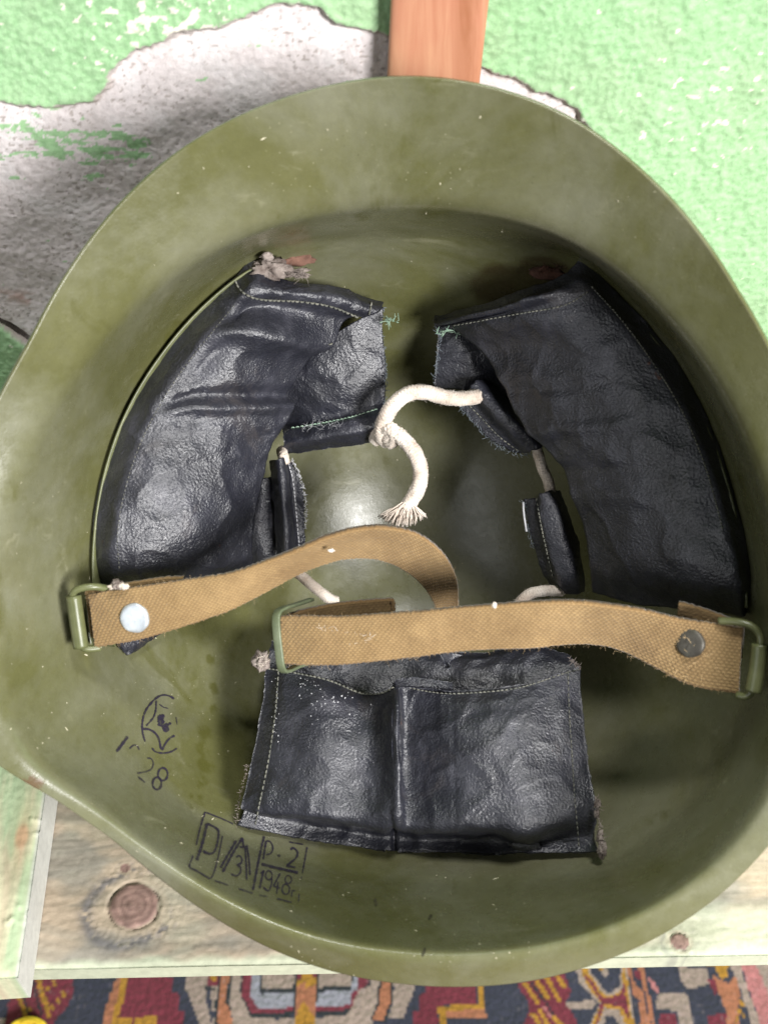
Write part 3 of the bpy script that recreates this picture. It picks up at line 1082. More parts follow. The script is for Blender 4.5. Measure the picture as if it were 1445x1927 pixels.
# ---- rear pad
cx = [0.0, .18, .36, .45, .50, .66, .84, 1.0]
def row(y0, pts, n): return [(x, y, n + dn) for (x, y, dn) in pts]
BP = [
    [(500, 1250, -.078), (600, 1272, -.073), (690, 1305, -.078), (744, 1292, -.068), (764, 1284, -.075), (860, 1300, -.072), (980, 1288, -.072), (1092, 1252, -.080)],
    [(496, 1300, -.074), (600, 1318, -.066), (700, 1335, -.070), (748, 1325, -.060), (764, 1322, -.074), (862, 1335, -.066), (980, 1325, -.066), (1094, 1300, -.075)],
    [(486, 1370, -.070), (596, 1385, -.061), (700, 1392, -.064), (749, 1390, -.055), (763, 1390, -.072), (864, 1400, -.061), (982, 1395, -.060), (1100, 1370, -.071)],
    [(470, 1450, -.065), (585, 1465, -.056), (700, 1475, -.059), (751, 1470, -.051), (763, 1470, -.066), (866, 1480, -.056), (985, 1480, -.054), (1110, 1450, -.066)],
    [(455, 1515, -.058), (575, 1535, -.052), (698, 1550, -.054), (750, 1555, -.051), (772, 1555, -.057), (868, 1558, -.052), (990, 1560, -.051), (1122, 1530, -.060)],
    [(447, 1546, .006), (568, 1572, .007), (698, 1592, .007), (748, 1596, .007), (776, 1598, .006), (868, 1602, .007), (992, 1606, .007), (1128, 1600, .006)],
    [(443, 1560, .002), (564, 1586, .002), (698, 1606, .002), (745, 1610, .002), (780, 1612, .002), (868, 1616, .003), (994, 1619, .003), (1132, 1614, .003)],
]


def bp_fun(u, v):
    w = 0.0014 * np.exp(-((v - 0.33) / 0.05) ** 2) * sstep(0.35, 0.8, u)
    w += -0.0016 * np.exp(-((v - 0.415 + 0.10 * (1 - u)) / 0.018) ** 2) * sstep(0.5, 0.85, u)
    w += 0.0012 * np.exp(-((v - 0.60) / 0.025) ** 2) * sstep(0.55, 0.9, u) * (1 - sstep(0.97, 1, u))
    w += -0.0003 * np.exp(-((v - 0.70) / 0.005) ** 2)
    w += 0.0022 * np.exp(-((v - 0.86) / 0.05) ** 2) * sstep(0.45, 0.8, u)
    w += -0.0016 * np.exp(-((v - 0.79) / 0.03) ** 2) * sstep(0.5, 0.9, u)
    w += 0.0012 * np.exp(-((v - 0.05) / 0.03) ** 2)
    return w


G = patch(BP, 120, 190, 0.0010, 61, 45, fun=bp_fun)
pad_b, B_b = patch_obj('liner_pad', G, MAT['leather'], helmet, 0.0024, props={'label': 'glossy creased rectangular black liner pad with a central fold'})
ms = stitches(B_b, [(525, 1262), (520, 1330), (508, 1420), (492, 1500), (478, 1562)], 10, 7.5, 0.00026)
stitches(B_b, [(503, 1258), (560, 1268), (620, 1282), (680, 1306), (720, 1305), (745, 1292)], 8, 6.5, 0.00032, ms)
stitches(B_b, [(760, 1292), (830, 1305), (900, 1304), (980, 1294), (1060, 1268), (1090, 1260)], 8, 6, 0.00024, ms)
stitches(B_b, [(1068, 1262), (1070, 1340), (1076, 1430), (1080, 1500), (1090, 1600)], 10, 7.5, 0.00022, ms)
ms.build('stitching', MAT['thread'], pad_b, helmet)
# white mould-like crumbs under the slider
mb = MB()
g = random.Random(9)
for k in range(95):
    x = 570 + abs(g.gauss(0, 1)) * 55 - 8
    y = 1275 + (x - 570) * 0.33 + abs(g.gauss(0, 1)) * 40 * math.exp(-abs(x - 600) / 90)
    if g.random() < 0.25:
        x, y = g.gauss(519, 3), g.uniform(1275, 1400)
    p, n = hit(x, y, B_b)
    if p is None:
        continue
    s = g.uniform(0.00008, 0.00032)
    a = np.cross(n, [g.gauss(0, 1), g.gauss(0, 1), g.gauss(0, 1)])
    a /= np.linalg.norm(a)
    b = np.cross(n, a)
    V = [p + (a * math.cos(q) + b * math.sin(q)) * s * g.uniform(0.5, 1.3) for q in np.linspace(0, 5.2, 6)] + [p + n * s * 1.2]
    mb.add(V, [(i, (i + 1) % 6, 6) for i in range(6)])
mb.build('white_crumbs', MAT['scuff'], pad_b, helmet, props={'kind': 'stuff'})
BL = [
    [(512, 1205, -.098), (620, 1215, -.096), (760, 1225, -.096), (900, 1225, -.095), (1000, 1215, -.094), (1072, 1232, -.092)],
    [(506, 1240, -.090), (620, 1250, -.089), (760, 1255, -.090), (900, 1250, -.088), (1000, 1245, -.086), (1082, 1246, -.086)],
    [(504, 1275, -.086), (620, 1300, -.084), (760, 1315, -.085), (900, 1312, -.082), (1000, 1300, -.080), (1088, 1270, -.084)],
]
G = patch(BL, 40, 110, 0.0012, 71, 60)
patch_obj('inner_layer', G, MAT['leather'], pad_b, 0.0015)
BE = [
    [(742, 1278, -.070), (775, 1275, -.071), (815, 1278, -.071), (852, 1285, -.072)],
    [(744, 1292, -.067), (775, 1292, -.069), (815, 1294, -.069), (852, 1298, -.070)],
]
G = patch(BE, 16, 60, 0.0005, 75, 80, 0.0006)
patch_obj('seam_allowance', G, MAT['leather'], pad_b, 0.0012)
EA = [
    [(828, 1232, -.074), (850, 1228, -.073), (872, 1232, -.074)],
    [(834, 1246, -.074), (846, 1246, -.073), (856, 1240, -.074)],
    [(838, 1258, -.075), (842, 1256, -.074), (846, 1250, -.075)],
]
G = patch(EA, 20, 20, 0.0005, 77, 80, 0.0005)
patch_obj('torn_tip', G, MAT['leather'], pad_b, 0.0012)
fray([(1123, 1500), (1128, 1560), (1134, 1612)], MAT['batting'], 'frayed_edge', pad_b, lambda a: -.052 + (a[1] - 1500) * 1e-5, 90, 0.0022, 0.00012, 22)
for k, (x, y, r) in enumerate(((1124, 1512, .0012), (1122, 1530, .0011), (1128, 1575, .0014), (1133, 1600, .0018), (1130, 1588, .0012))):
    lump(P(x, y, -.0525), r, 40 + k, MAT['batting'], 'batting_tuft', pad_b, (0.8, 1.5, 0.8), 0.8)
fray([(466, 1440), (452, 1500), (444, 1556)], MAT['batting'], 'frayed_edge', pad_b, lambda a: -.066 + (a[1] - 1440) * 8e-5, 70, 0.0013, 0.0001, 23)
lump(P(492, 1243, -.070), 0.0030, 55, MAT['batting'], 'batting_tuft', pad_b, (1.0, 1.1, 0.8), 0.7)
fray([(485, 1235), (500, 1240), (490, 1258)], MAT['cord'], 'lint', pad_b, -.067, 45, 0.0022, 0.00008, 25)
fray([(1070, 1240), (1086, 1252), (1092, 1262)], MAT['batting'], 'frayed_edge', pad_b, -.076, 40, 0.0018, 0.0001, 26)


# ================================================================== drawstring
def rope(pts, r, mb, turns_per_m=190, strands=10):
    q = even(np.array(pts), max(24, int(np.linalg.norm(np.diff(np.array(pts), axis=0), axis=1).sum() / 0.0005)))
    t = np.gradient(q, axis=0)
    t /= np.linalg.norm(t, axis=1)[:, None]
    n = np.cross(t[0], NH)
    n /= np.linalg.norm(n)
    s = np.concatenate([[0], np.cumsum(np.linalg.norm(np.diff(q, axis=0), axis=1))])
    fr = []
    for i in range(len(q)):
        n = n - t[i] * (n @ t[i])
        n /= np.linalg.norm(n)
        fr.append((n.copy(), np.cross(t[i], n)))
    for hand, cnt in ((1, strands // 2), (-1, strands // 2)):
        for k in range(cnt):
            path = []
            for i in range(len(q)):
                a = hand * 2 * math.pi * turns_per_m * s[i] + 2 * math.pi * k / cnt + (0.6 if hand < 0 else 0)
                rad = r * (0.66 + 0.06 * math.sin(2 * math.pi * turns_per_m * s[i] * 2 * cnt / 2 + k + (0 if hand > 0 else math.pi)))
                path.append(q[i] + rad * (math.cos(a) * fr[i][0] + math.sin(a) * fr[i][1]))
            mb.add(*tube(path, r * 0.38, 7))
    mb.add(*tube(q, r * 0.76, 10))
    # fuzz
    for k in range(int(s[-1] / 0.00012)):
        i = random.randrange(len(q))
        a = random.uniform(0, 6.28)
        d = math.cos(a) * fr[i][0] + math.sin(a) * fr[i][1]
        p = q[i] + d * r * 0.9
        d2 = d * 0.5 + t[i] * random.uniform(-1, 1) + np.array([random.gauss(0, .4) for _ in range(3)])
        l = random.uniform(0.0005, 0.0016)
        mb.add(*tube([p, p + d * l * 0.3 + d2 * l * 0.3, p + d2 * l * 0.8], [3.5e-5, 3.5e-5, 2e-5], 3, False))
    return q


def px_path(pts):
    return [P(*p) for p in pts]


RC = 0.0029
mb = MB()
rope(px_path([(900, 746, -.094), (868, 750, -.091), (835, 747, -.088), (800, 738, -.085), (768, 741, -.083), (742, 760, -.083), (726, 785, -.084), (718, 812, -.087),
              (724, 828, -.092), (738, 826, -.091)]), RC, mb)
rope(px_path([(706, 828, -.095), (716, 812, -.089), (730, 806, -.084), (742, 812, -.083), (744, 824, -.085), (734, 832, -.089), (724, 824, -.094)]), RC * 0.9, mb)
q = rope(px_path([(728, 822, -.088), (745, 816, -.084), (764, 832, -.083), (782, 856, -.082), (791, 886, -.082), (788, 915, -.082), (775, 940, -.083), (764, 958, -.083)]), RC, mb)
draw = mb.build('drawstring', MAT['cord'], helmet, helmet, props={'label': 'knotted cream cotton cord with a frayed end'})
# frayed tassel
mb = MB()
g = random.Random(12)
base_pts = [(764, 952), (720, 985)]
for k in range(260):
    f = g.uniform(-1, 1)
    clump = round(f * 5) / 5 * 0.8 + f * 0.2
    ex, ey = 756 + clump * 44 + g.gauss(0, 2), 982 - abs(clump) * 10 + g.gauss(0, 4) + (6 if abs(clump) < 0.6 else 0)
    sx = 766 + clump * 9
    n1, n2 = -.083 + g.gauss(0, .0008), -.083 + g.gauss(0, .0022) - 0.002
    p0, p1, p2 = P(sx, 948 + g.uniform(-4, 4), n1), P((sx + ex) / 2 + clump * 5, 964 + g.gauss(0, 2), n1 + .0006), P(ex, ey, n2)
    mb.add(*tube(even([p0, p1, p2], 6), [0.00026, 0.00026, 0.00024, 0.00022, 0.0002, 0.00012], 5))
mb.build('frayed_end', MAT['cord'], draw, helmet)
for seg in ([(1010, 845, -.099), (1020, 880, -.096), (1032, 908, -.096), (1036, 935, -.097)], [(530, 848, -.102), (533, 858, -.097), (536, 872, -.097)],
            [(548, 1068, -.097), (572, 1088, -.095), (598, 1110, -.096), (622, 1128, -.098), (634, 1132, -.099)],
            [(972, 1142, -.092), (992, 1120, -.091), (1020, 1112, -.093), (1058, 1112, -.100)]):
    mb = MB()
    rope(px_path(seg), RC * 0.72, mb)
    mb.build('cord_piece', MAT['cord'], draw, helmet)


# ================================================================== chin strap
def ribbon(name, top_e, bot_e, parent, nv=84, du=0.00026, thick=0.0016, mat=None, tint=1.0, flat=False, label=None):
    a0, b0 = np.array([Q(*p) for p in top_e]), np.array([Q(*p) for p in bot_e])
    mid = (a0 + b0) / 2
    L = np.linalg.norm(np.diff(mid, axis=0), axis=1).sum()
    m = max(20, int(L / du))
    C = np.stack([a0, a0 * 0.5 + b0 * 0.5, b0], 1)      # (k,3,3)
    # even along length
    A = catmull(np.concatenate([a0, b0], 1), 1200)
    s = np.concatenate([[0], np.cumsum(np.linalg.norm(np.diff((A[:, :3] + A[:, 3:]) / 2, axis=0), axis=1))])
    t = np.linspace(0, s[-1], m)
    A = np.stack([np.interp(t, s, A[:, k]) for k in range(6)], 1)
    f = np.linspace(0, 1, nv)[None, :, None]
    G = A[:, None, :3] * (1 - f) + A[:, None, 3:] * f
    n = grid_normals(G)
    W = np.linalg.norm(A[:, :3] - A[:, 3:], axis=1).mean()
    S, T = np.meshgrid(t, np.linspace(0, 0.0172, nv), indexing='ij')
    # broken twill: rows of small plump yarn floats, shifted row by row
    rowh, cell = 0.00084, 0.00165
    j = np.floor(T / rowh)
    fv = T / rowh - j
    jit = 0.22 * perlin(S * 380, T * 380, 2.2) + 0.5 * perlin(S * 45, T * 60, 8.2)
    T = T + 0.00022 * perlin(S * 160, T * 120, 3.1)
    fu = (S + j * 0.00068) / cell + jit
    k = np.floor(fu)
    fu = fu - k
    rnd = np.modf(np.abs(np.sin(j * 12.9898 + k * 78.233) * 43758.5453))[0]
    h = (np.clip(np.sin(math.pi * fu), 0, 1) ** 0.55) * (np.clip(np.sin(math.pi * fv), 0, 1) ** 0.6)
    hh = h * (0.00026 + 0.00020 * rnd) + 0.00025 * fbm(S * 90, T * 90, 1.0, 3)
    edge = np.minimum(np.arange(nv), np.arange(nv)[::-1]) / nv
    hh = hh - 0.0005 * np.exp(-(edge / 0.02) ** 2)[None, :]
    # soft sag of the webbing
    hh = hh + 0.0005 * perlin(S * 40, T * 20, 4.0)
    G = G + n * hh[..., None]
    jitv = fbm(S * 700, T * 0 + 3, 0, 2) * 0.00025
    dv = (A[:, 3:] - A[:, :3]) / (np.linalg.norm(A[:, 3:] - A[:, :3], axis=1)[:, None] + 1e-9)
    G[:, 0] += dv * jitv[:, :1]
    G[:, -1] += dv * jitv[:, -1:]
    tone = fbm(S * 60, T * 60, 7.0, 4)
    col = mix((0.17, 0.107, 0.042), (0.315, 0.21, 0.098), np.clip(h * 0.85 + 0.12 * rnd + 0.25 * tone, 0, 1))
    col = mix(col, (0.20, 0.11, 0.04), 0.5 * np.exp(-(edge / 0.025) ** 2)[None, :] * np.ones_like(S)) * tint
    nu = G.shape[0]
    Fc = grid_faces(nu, nv)
    top_ = G.reshape(-1, 3)
    a = top_[list(Fc[0])]
    if np.cross(a[1] - a[0], a[2] - a[0]) @ n[0, 0] < 0:
        Fc = [q[::-1] for q in Fc]
    low = (G - n * (thick + hh[..., None] * 0.4)).reshape(-1, 3)
    N0 = nu * nv
    allF = list(Fc) + [tuple(i + N0 for i in q[::-1]) for q in Fc]
    loop = [i * nv for i in range(nu)] + [(nu - 1) * nv + jx for jx in range(1, nv)] + [i * nv + nv - 1 for i in range(nu - 2, -1, -1)] + [jx for jx in range(nv - 2, 0, -1)]
    for z in range(len(loop)):
        c, d = loop[z], loop[(z + 1) % len(loop)]
        allF.append((c, d, d + N0, c + N0))
    c3 = col.reshape(-1, 3)
    o = mesh_obj(name, np.vstack([top_, low]), allF, MAT['web'], parent, root=helmet, col={'col': np.vstack([c3, c3 * 0.8])}, props={'label': label} if label else None)
    bvh = BVHTree.FromPolygons([Vector(v) for v in top_], Fc)
    return o, bvh, A, n


def strap_fuzz(A, n, parent, seed, cnt=260):
    g = random.Random(seed)
    mb = MB()
    m = len(A)
    for k in range(cnt):
        i = g.randrange(m - 1)
        f = g.choice([0, 0, 1, g.random()])
        p = A[i, :3] * (1 - f) + A[i, 3:] * f
        v = A[i, :3] - A[i, 3:]
        v /= np.linalg.norm(v)
        out = v * (1 if f < 0.5 else -1) * (1 if f in (0, 1) else 0)
        d = out + np.array([g.gauss(0, .5) for _ in range(3)]) + n[i, 40] * (0.4 if f in (0, 1) else 0.9)
        d /= np.linalg.norm(d)
        d2 = d + np.array([g.gauss(0, .9) for _ in range(3)])
        l = g.uniform(0.0004, 0.0013)
        mb.add(*tube([p, p + d * l * .5, p + d * l * .5 + d2 * l * .4], [3.5e-5, 3e-5, 2e-5], 3, False))
    mb.build('fibre_fuzz', MAT['fuzz'], parent, helmet, props={'kind': 'stuff'})


# end strap riveted to the ring on the camera's left, its tail looping into the helmet
tE = [(166, 1117, -.030), (200, 1112, -.028), (255, 1105, -.026), (340, 1093, -.025), (430, 1080, -.025), (500, 1060, -.027), (560, 1037, -.031), (620, 1012, -.035), (680, 997, -.038), (735, 995, -.042),
      (790, 1010, -.048), (835, 1045, -.056), (859, 1090, -.066), (862, 1140, -.076), (858, 1180, -.084)]
bE = [(180, 1219, -.030), (212, 1213, -.029), (265, 1203, -.028), (345, 1180, -.028), (435, 1149, -.030), (500, 1117, -.034), (556, 1086, -.040), (608, 1064, -.045), (660, 1053, -.049), (712, 1056, -.053),
      (760, 1075, -.059), (797, 1106, -.066), (818, 1140, -.074), (826, 1170, -.083), (828, 1200, -.090)]
st1, B_s1, A1, n1 = ribbon('chin_strap', tE, bE, helmet, label='tan strap end with a shiny zinc rivet, looping into the helmet')
strap_fuzz(A1, n1, st1, 1, 300)
# folded-back layer behind the rivet end
tF = [(160, 1112, -.034), (220, 1100, -.032), (300, 1088, -.030), (345, 1086, -.030)]
bF = [(172, 1200, -.035), (230, 1190, -.034), (300, 1172, -.033), (345, 1160, -.033)]
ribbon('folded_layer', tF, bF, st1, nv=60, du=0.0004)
# longer strap across the middle
tE = [(528, 1160, -.034), (580, 1160, -.031), (640, 1161, -.029), (700, 1158, -.027), (760, 1154, -.026), (880, 1145, -.024), (1000, 1136, -.024), (1100, 1136, -.025), (1200, 1150, -.027), (1270, 1164, -.027), (1330, 1172, -.025), (1396, 1182, -.022)]
bE = [(530, 1250, -.036), (580, 1252, -.034), (640, 1251, -.032), (700, 1246, -.031), (760, 1240, -.031), (880, 1226, -.031), (1000, 1221, -.034), (1085, 1214, -.037), (1155, 1222, -.039), (1225, 1254, -.035), (1300, 1290, -.029), (1388, 1306, -.022)]
st2, B_s2, A2, n2 = ribbon('chin_strap', tE, bE, helmet, label='long tan strap with a green metal slider and a dull rivet')
strap_fuzz(A2, n2, st2, 2, 360)
tF = [(1276, 1134, -.036), (1310, 1142, -.034), (1350, 1156, -.031), (1398, 1176, -.026)]
bF = [(1268, 1190, -.040), (1310, 1210, -.036), (1350, 1225, -.033), (1392, 1240, -.028)]
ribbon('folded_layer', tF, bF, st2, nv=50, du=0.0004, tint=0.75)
# doubled tail behind the slider
tF = [(522, 1168, -.042), (560, 1152, -.044), (610, 1140, -.046), (645, 1135, -.047), (735, 1128, -.049), (742, 1134, -.050)]
bF = [(526, 1246, -.046), (560, 1240, -.048), (610, 1230, -.050), (645, 1226, -.051), (735, 1216, -.053), (742, 1214, -.053)]
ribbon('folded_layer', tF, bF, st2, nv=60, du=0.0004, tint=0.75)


def rivet(px, py, bvh, r, mat, parent):
    p, n = hit(px, py, bvh)
    acc = n.copy()
    for dx, dy in ((25, 0), (-25, 0), (0, 25), (0, -25), (15, 15), (-15, -15)):
        q_, m_ = hit(px + dx, py + dy, bvh)
        if m_ is not None:
            acc += m_
    n = acc / np.linalg.norm(acc)
    a = np.cross(n, [0.2, 0.9, 0.1])
    a /= np.linalg.norm(a)
    b = np.cross(n, a)
    prof_ = [(1.0, -0.0006), (1.0, 0.0004), (0.94, 0.0008), (0.80, 0.0010), (0.5, 0.00108), (0.2, 0.0011)]
    V, Fc = [], []
    for i in range(40):
        an = 2 * math.pi * i / 40
        for rr_, h in prof_:
            k = r * rr_ * (1 + 0.02 * math.sin(3 * an) + 0.012 * math.sin(7 * an))
            V.append(p + (a * math.cos(an) + b * math.sin(an)) * k + n * (h + 0.00006 * math.sin(5 * an + rr_ * 9)))
    Fc = grid_faces(40, len(prof_), True)
    V.append(p + n * 0.00108)
    for i in range(40):
        Fc.append((i * 6 + 5, ((i + 1) % 40) * 6 + 5, 240))
    return mesh_obj('rivet', V, Fc, mat, parent, root=helmet)


rivet(254, 1163, B_s1, 0.0051, MAT['rivet'], st1)
rivet(1298, 1210, B_s2, 0.0048, MAT['oldrivet'], st2)

# lint on the strap
lump(P(222, 1100, -.024), 0.0016, 61, MAT['batting'], 'lint', st1, (1.3, 0.9, 0.7), 0.7)
lump(P(232, 1103, -.024), 0.0013, 64, MAT['cord'], 'lint', st1, (1.2, 0.9, 0.7), 0.7)
lump(P(212, 1104, -.024), 0.0011, 66, MAT['cord'], 'lint', st1, (1.2, 0.8, 0.7), 0.7)
lump(P(930, 1139, -.020), 0.0008, 67, MAT['cord'], 'lint', st2, (0.8, 1.3, 0.7), 0.7)
lump(P(623, 1036, -.034), 0.0007, 68, MAT['cord'], 'lint', st1, (1.5, 0.8, 0.6), 0.7)
fray([(600, 1180), (700, 1200), (640, 1215)], MAT['cord'], 'lint', st2, -.0265, 26, 0.0022, 0.00006, 31)
fray([(1240, 1240), (1320, 1290), (1280, 1200), (1390, 1290)], MAT['fuzz'], 'lint', st2, -.024, 30, 0.0022, 0.00006, 32)

# ring on the camera's left: wire loop held by a rolled sheet tab on the shell
mb = MB()
mb.add(*tube(even([P(204, 1108, -0.0305), P(178, 1104, -0.0270), P(150, 1108, -0.0255), P(138, 1118, -0.0260), P(140, 1140, -0.0275), P(145, 1180, -0.0285), P(152, 1212, -0.0290), P(164, 1221, -0.0295), P(190, 1219, -0.0315)], 50), 0.00125, 10))
ring = mb.build('strap_ring', MAT['buckle'], helmet, helmet)
mb = MB()
mb.add(*tube(even([P(139, 1121, -0.0260), P(143, 1150, -0.0270), P(148, 1185, -0.0280), P(153, 1218, -0.0290)], 20), 0.0026, 14))
mb.build('rolled_tab', MAT['buckle'], ring, helmet)
TAB = [[(146, 1122, .0045), (170, 1124, .003), (205, 1128, .0022)], [(150, 1170, .0045), (174, 1172, .003), (207, 1174, .0022)], [(158, 1216, .0045), (178, 1216, .003), (208, 1218, .0022)]]
G = bicubic([[Q(*p) for p in r_] for r_ in TAB], 20, 20)
patch_obj('tab_plate', G, MAT['buckle'], ring, 0.0012)
# ring on the camera's right
mb = MB()
mb.add(*tube(even([P(1352, 1168, -.023), P(1385, 1170, -.020), P(1412, 1178, -.019), P(1428, 1194, -.019), P(1430, 1215, -.019), P(1424, 1260, -.019), P(1416, 1296, -.019), P(1402, 1310, -.020), P(1385, 1308, -.0215)], 50), 0.00125, 10))
ring2 = mb.build('strap_ring', MAT['buckle'], helmet, helmet)
mb = MB()
mb.add(*tube(even([P(1429, 1212, -.019), P(1424, 1260, -.019), P(1416, 1302, -.019)], 20), 0.0026, 14))
mb.build('rolled_tab', MAT['buckle'], ring2, helmet)


# slider: flat bent frame
def bar(pts, w, t, mb, side=None):
    """flat bar along pts: width w across 'side', thickness t"""
    q = even(np.array(pts), 26)
    tg = np.gradient(q, axis=0)
    tg /= np.linalg.norm(tg, axis=1)[:, None]
    V, Fc = [], []
    for i in range(len(q)):
        s_ = side - tg[i] * (side @ tg[i])
        s_ /= np.linalg.norm(s_)
        u_ = np.cross(tg[i], s_)
        for k in range(12):
            a = 2 * math.pi * k / 12
            ca, sa = math.cos(a), math.sin(a)
            V.append(q[i] + s_ * w * 0.5 * np.sign(ca) * abs(ca) ** 0.45 + u_ * t * 0.5 * np.sign(sa) * abs(sa) ** 0.45)
    for i in range(len(q) - 1):
        for k in range(12):
            Fc.append((i * 12 + k, i * 12 + (k + 1) % 12, (i + 1) * 12 + (k + 1) % 12, (i + 1) * 12 + k))
    Fc += [tuple(range(12))[::-1], tuple(range((len(q) - 1) * 12, len(q) * 12))]
    mb.add(V, Fc)


mb = MB()
bar([P(586, 1128, -.050), P(556, 1138, -.044), P(530, 1146, -.036), P(520, 1158, -.0325), P(521, 1190, -.0315), P(525, 1225, -.032), P(529, 1254, -.033), P(536, 1264, -.036), P(560, 1254, -.043), P(590, 1244, -.050)],
    0.0030, 0.0012, mb, NH * 0.35 + XH)
mb.build('slider', MAT['slider'], st2, helmet)

# ================================================================== bench
PT = 0.010                                     # board thickness
e0, e1 = on_plane(60, 1824, 2, ZB), on_plane(1445, 1796, 2, ZB)
bx = (e1 - e0) / np.linalg.norm(e1 - e0)       # along the front edge
by = np.cross([0, 0, 1.0], bx)                 # towards the wall
yaw_b = math.atan2(bx[1], bx[0])
POST_T = 0.007
YW = YB + POST_T + 0.0050                      # wall base plane
e_mid = (e0 + e1) / 2
depth_b = (YW - e_mid[1]) + 0.0
bench = empty('bench', (float(e_mid[0]), float(e_mid[1] + 0.1), float(ZB - 0.43)), 'low weathered pine bench with a green-tinted cross board on top', 'bench')


def slab(name, O, A, B, us, vs, hfun, colfun, thick, mat, parent=None, root=None, props=None, taper=0.0012):
    """heightfield plate: O + u*A + v*B, normal AxB, real sides and underside"""
    A, B = np.asarray(A, float), np.asarray(B, float)
    Nn = np.cross(A, B)
    U, Vv = np.meshgrid(us, vs, indexing='ij')
    H = hfun(U, Vv)
    G = O + U[..., None] * A + Vv[..., None] * B + H[..., None] * Nn
    nu, nv = len(us), len(vs)
    top_ = G.reshape(-1, 3)
    Fc = grid_faces(nu, nv)
    a = top_[list(Fc[0])]
    if np.cross(a[1] - a[0], a[2] - a[0]) @ Nn < 0:
        Fc = [f[::-1] for f in Fc]
    loop = [i * nv for i in range(nu)] + [(nu - 1) * nv + j for j in range(1, nv)] + [i * nv + nv - 1 for i in range(nu - 2, -1, -1)] + [j for j in range(nv - 2, 0, -1)]
    N0 = len(top_)
    low = top_[loop] - Nn * thick
    low = low - np.outer((low - O) @ Nn + thick, Nn)
    # eased upper arris: push the rim verts down a touch
    m = len(loop)
    allF = list(Fc)
    for z in range(m):
        allF.append((loop[z], loop[(z + 1) % m], N0 + (z + 1) % m, N0 + z))
    allF.append(tuple(range(N0 + m - 1, N0 - 1, -1)))
    col = colfun(U, Vv, G).reshape(-1, 3)
    col = np.vstack([col, col[loop]])
    V = np.vstack([top_, low])
    o = mesh_obj(name, V, allF, mat, parent, root=root, col={'col': col}, props=props)
    me = o.data
    sh = [True] * len(allF)
    for z in range(len(Fc), len(allF)):
        sh[z] = False
    me.polygons.foreach_set('use_smooth', sh)
    return o


def axis(a, b, f0, f1, fine, coarse):
    """coordinates from a to b, fine between f0 and f1"""
    out = [f0]
    st = fine
    x = f0
    L = []
    while x > a:
        st = min(coarse, st * 1.35)
        x -= st
        L.append(max(x, a))
    Rr = []
    x, st = f1, fine
    while x < b:
        st = min(coarse, st * 1.35)
        x += st
        Rr.append(min(x, b))
    mid = list(np.linspace(f0, f1, int((f1 - f0) / fine) + 1))
    return np.array(L[::-1] + mid + Rr)


def bl(px, py, z=ZB):
    p = on_plane(px, py, 2, z) - e_mid
    return p @ bx, p @ by


K1 = bl(252, 1704)
K2 = bl(1278, 1772)
K3 = bl(236, 1634)


def board_h(U, V):
    h = 0.00035 * fbm(U * 20, V * 160, 1.0, 4) + 0.00018 * fbm(U * 300, V * 500, 2.0, 2)
    for (kx, ky), r, a in ((K1, 0.0098, 1.0), (K2, 0.0036, 0.8)):
        d = np.hypot(U - kx, (V - ky) * 1.15) / r
        an = np.arctan2(V - ky, U - kx)
        d = d * (1 + 0.06 * np.sin(2 * an + 1) + 0.04 * perlin(np.cos(an) * 2, np.sin(an) * 2, r * 1000))
        h += a * (0.0005 * (1 - sstep(0.75, 1.0, d)) - 0.0011 * np.exp(-((d - 1.02) / 0.06) ** 2) * (0.35 + 0.65 * sstep(-0.3, 0.4, perlin(an * 1.3, 5.0, kx * 10))))
        h += 0.0006 * np.exp(-((d - 1.6) / 0.4) ** 2) * perlin(U * 700, V * 700, 3.0) * a
    rim_ = np.minimum(V, 0.2)
    h -= 0.0009 * np.exp(-(rim_ / 0.0012) ** 2)
    return h


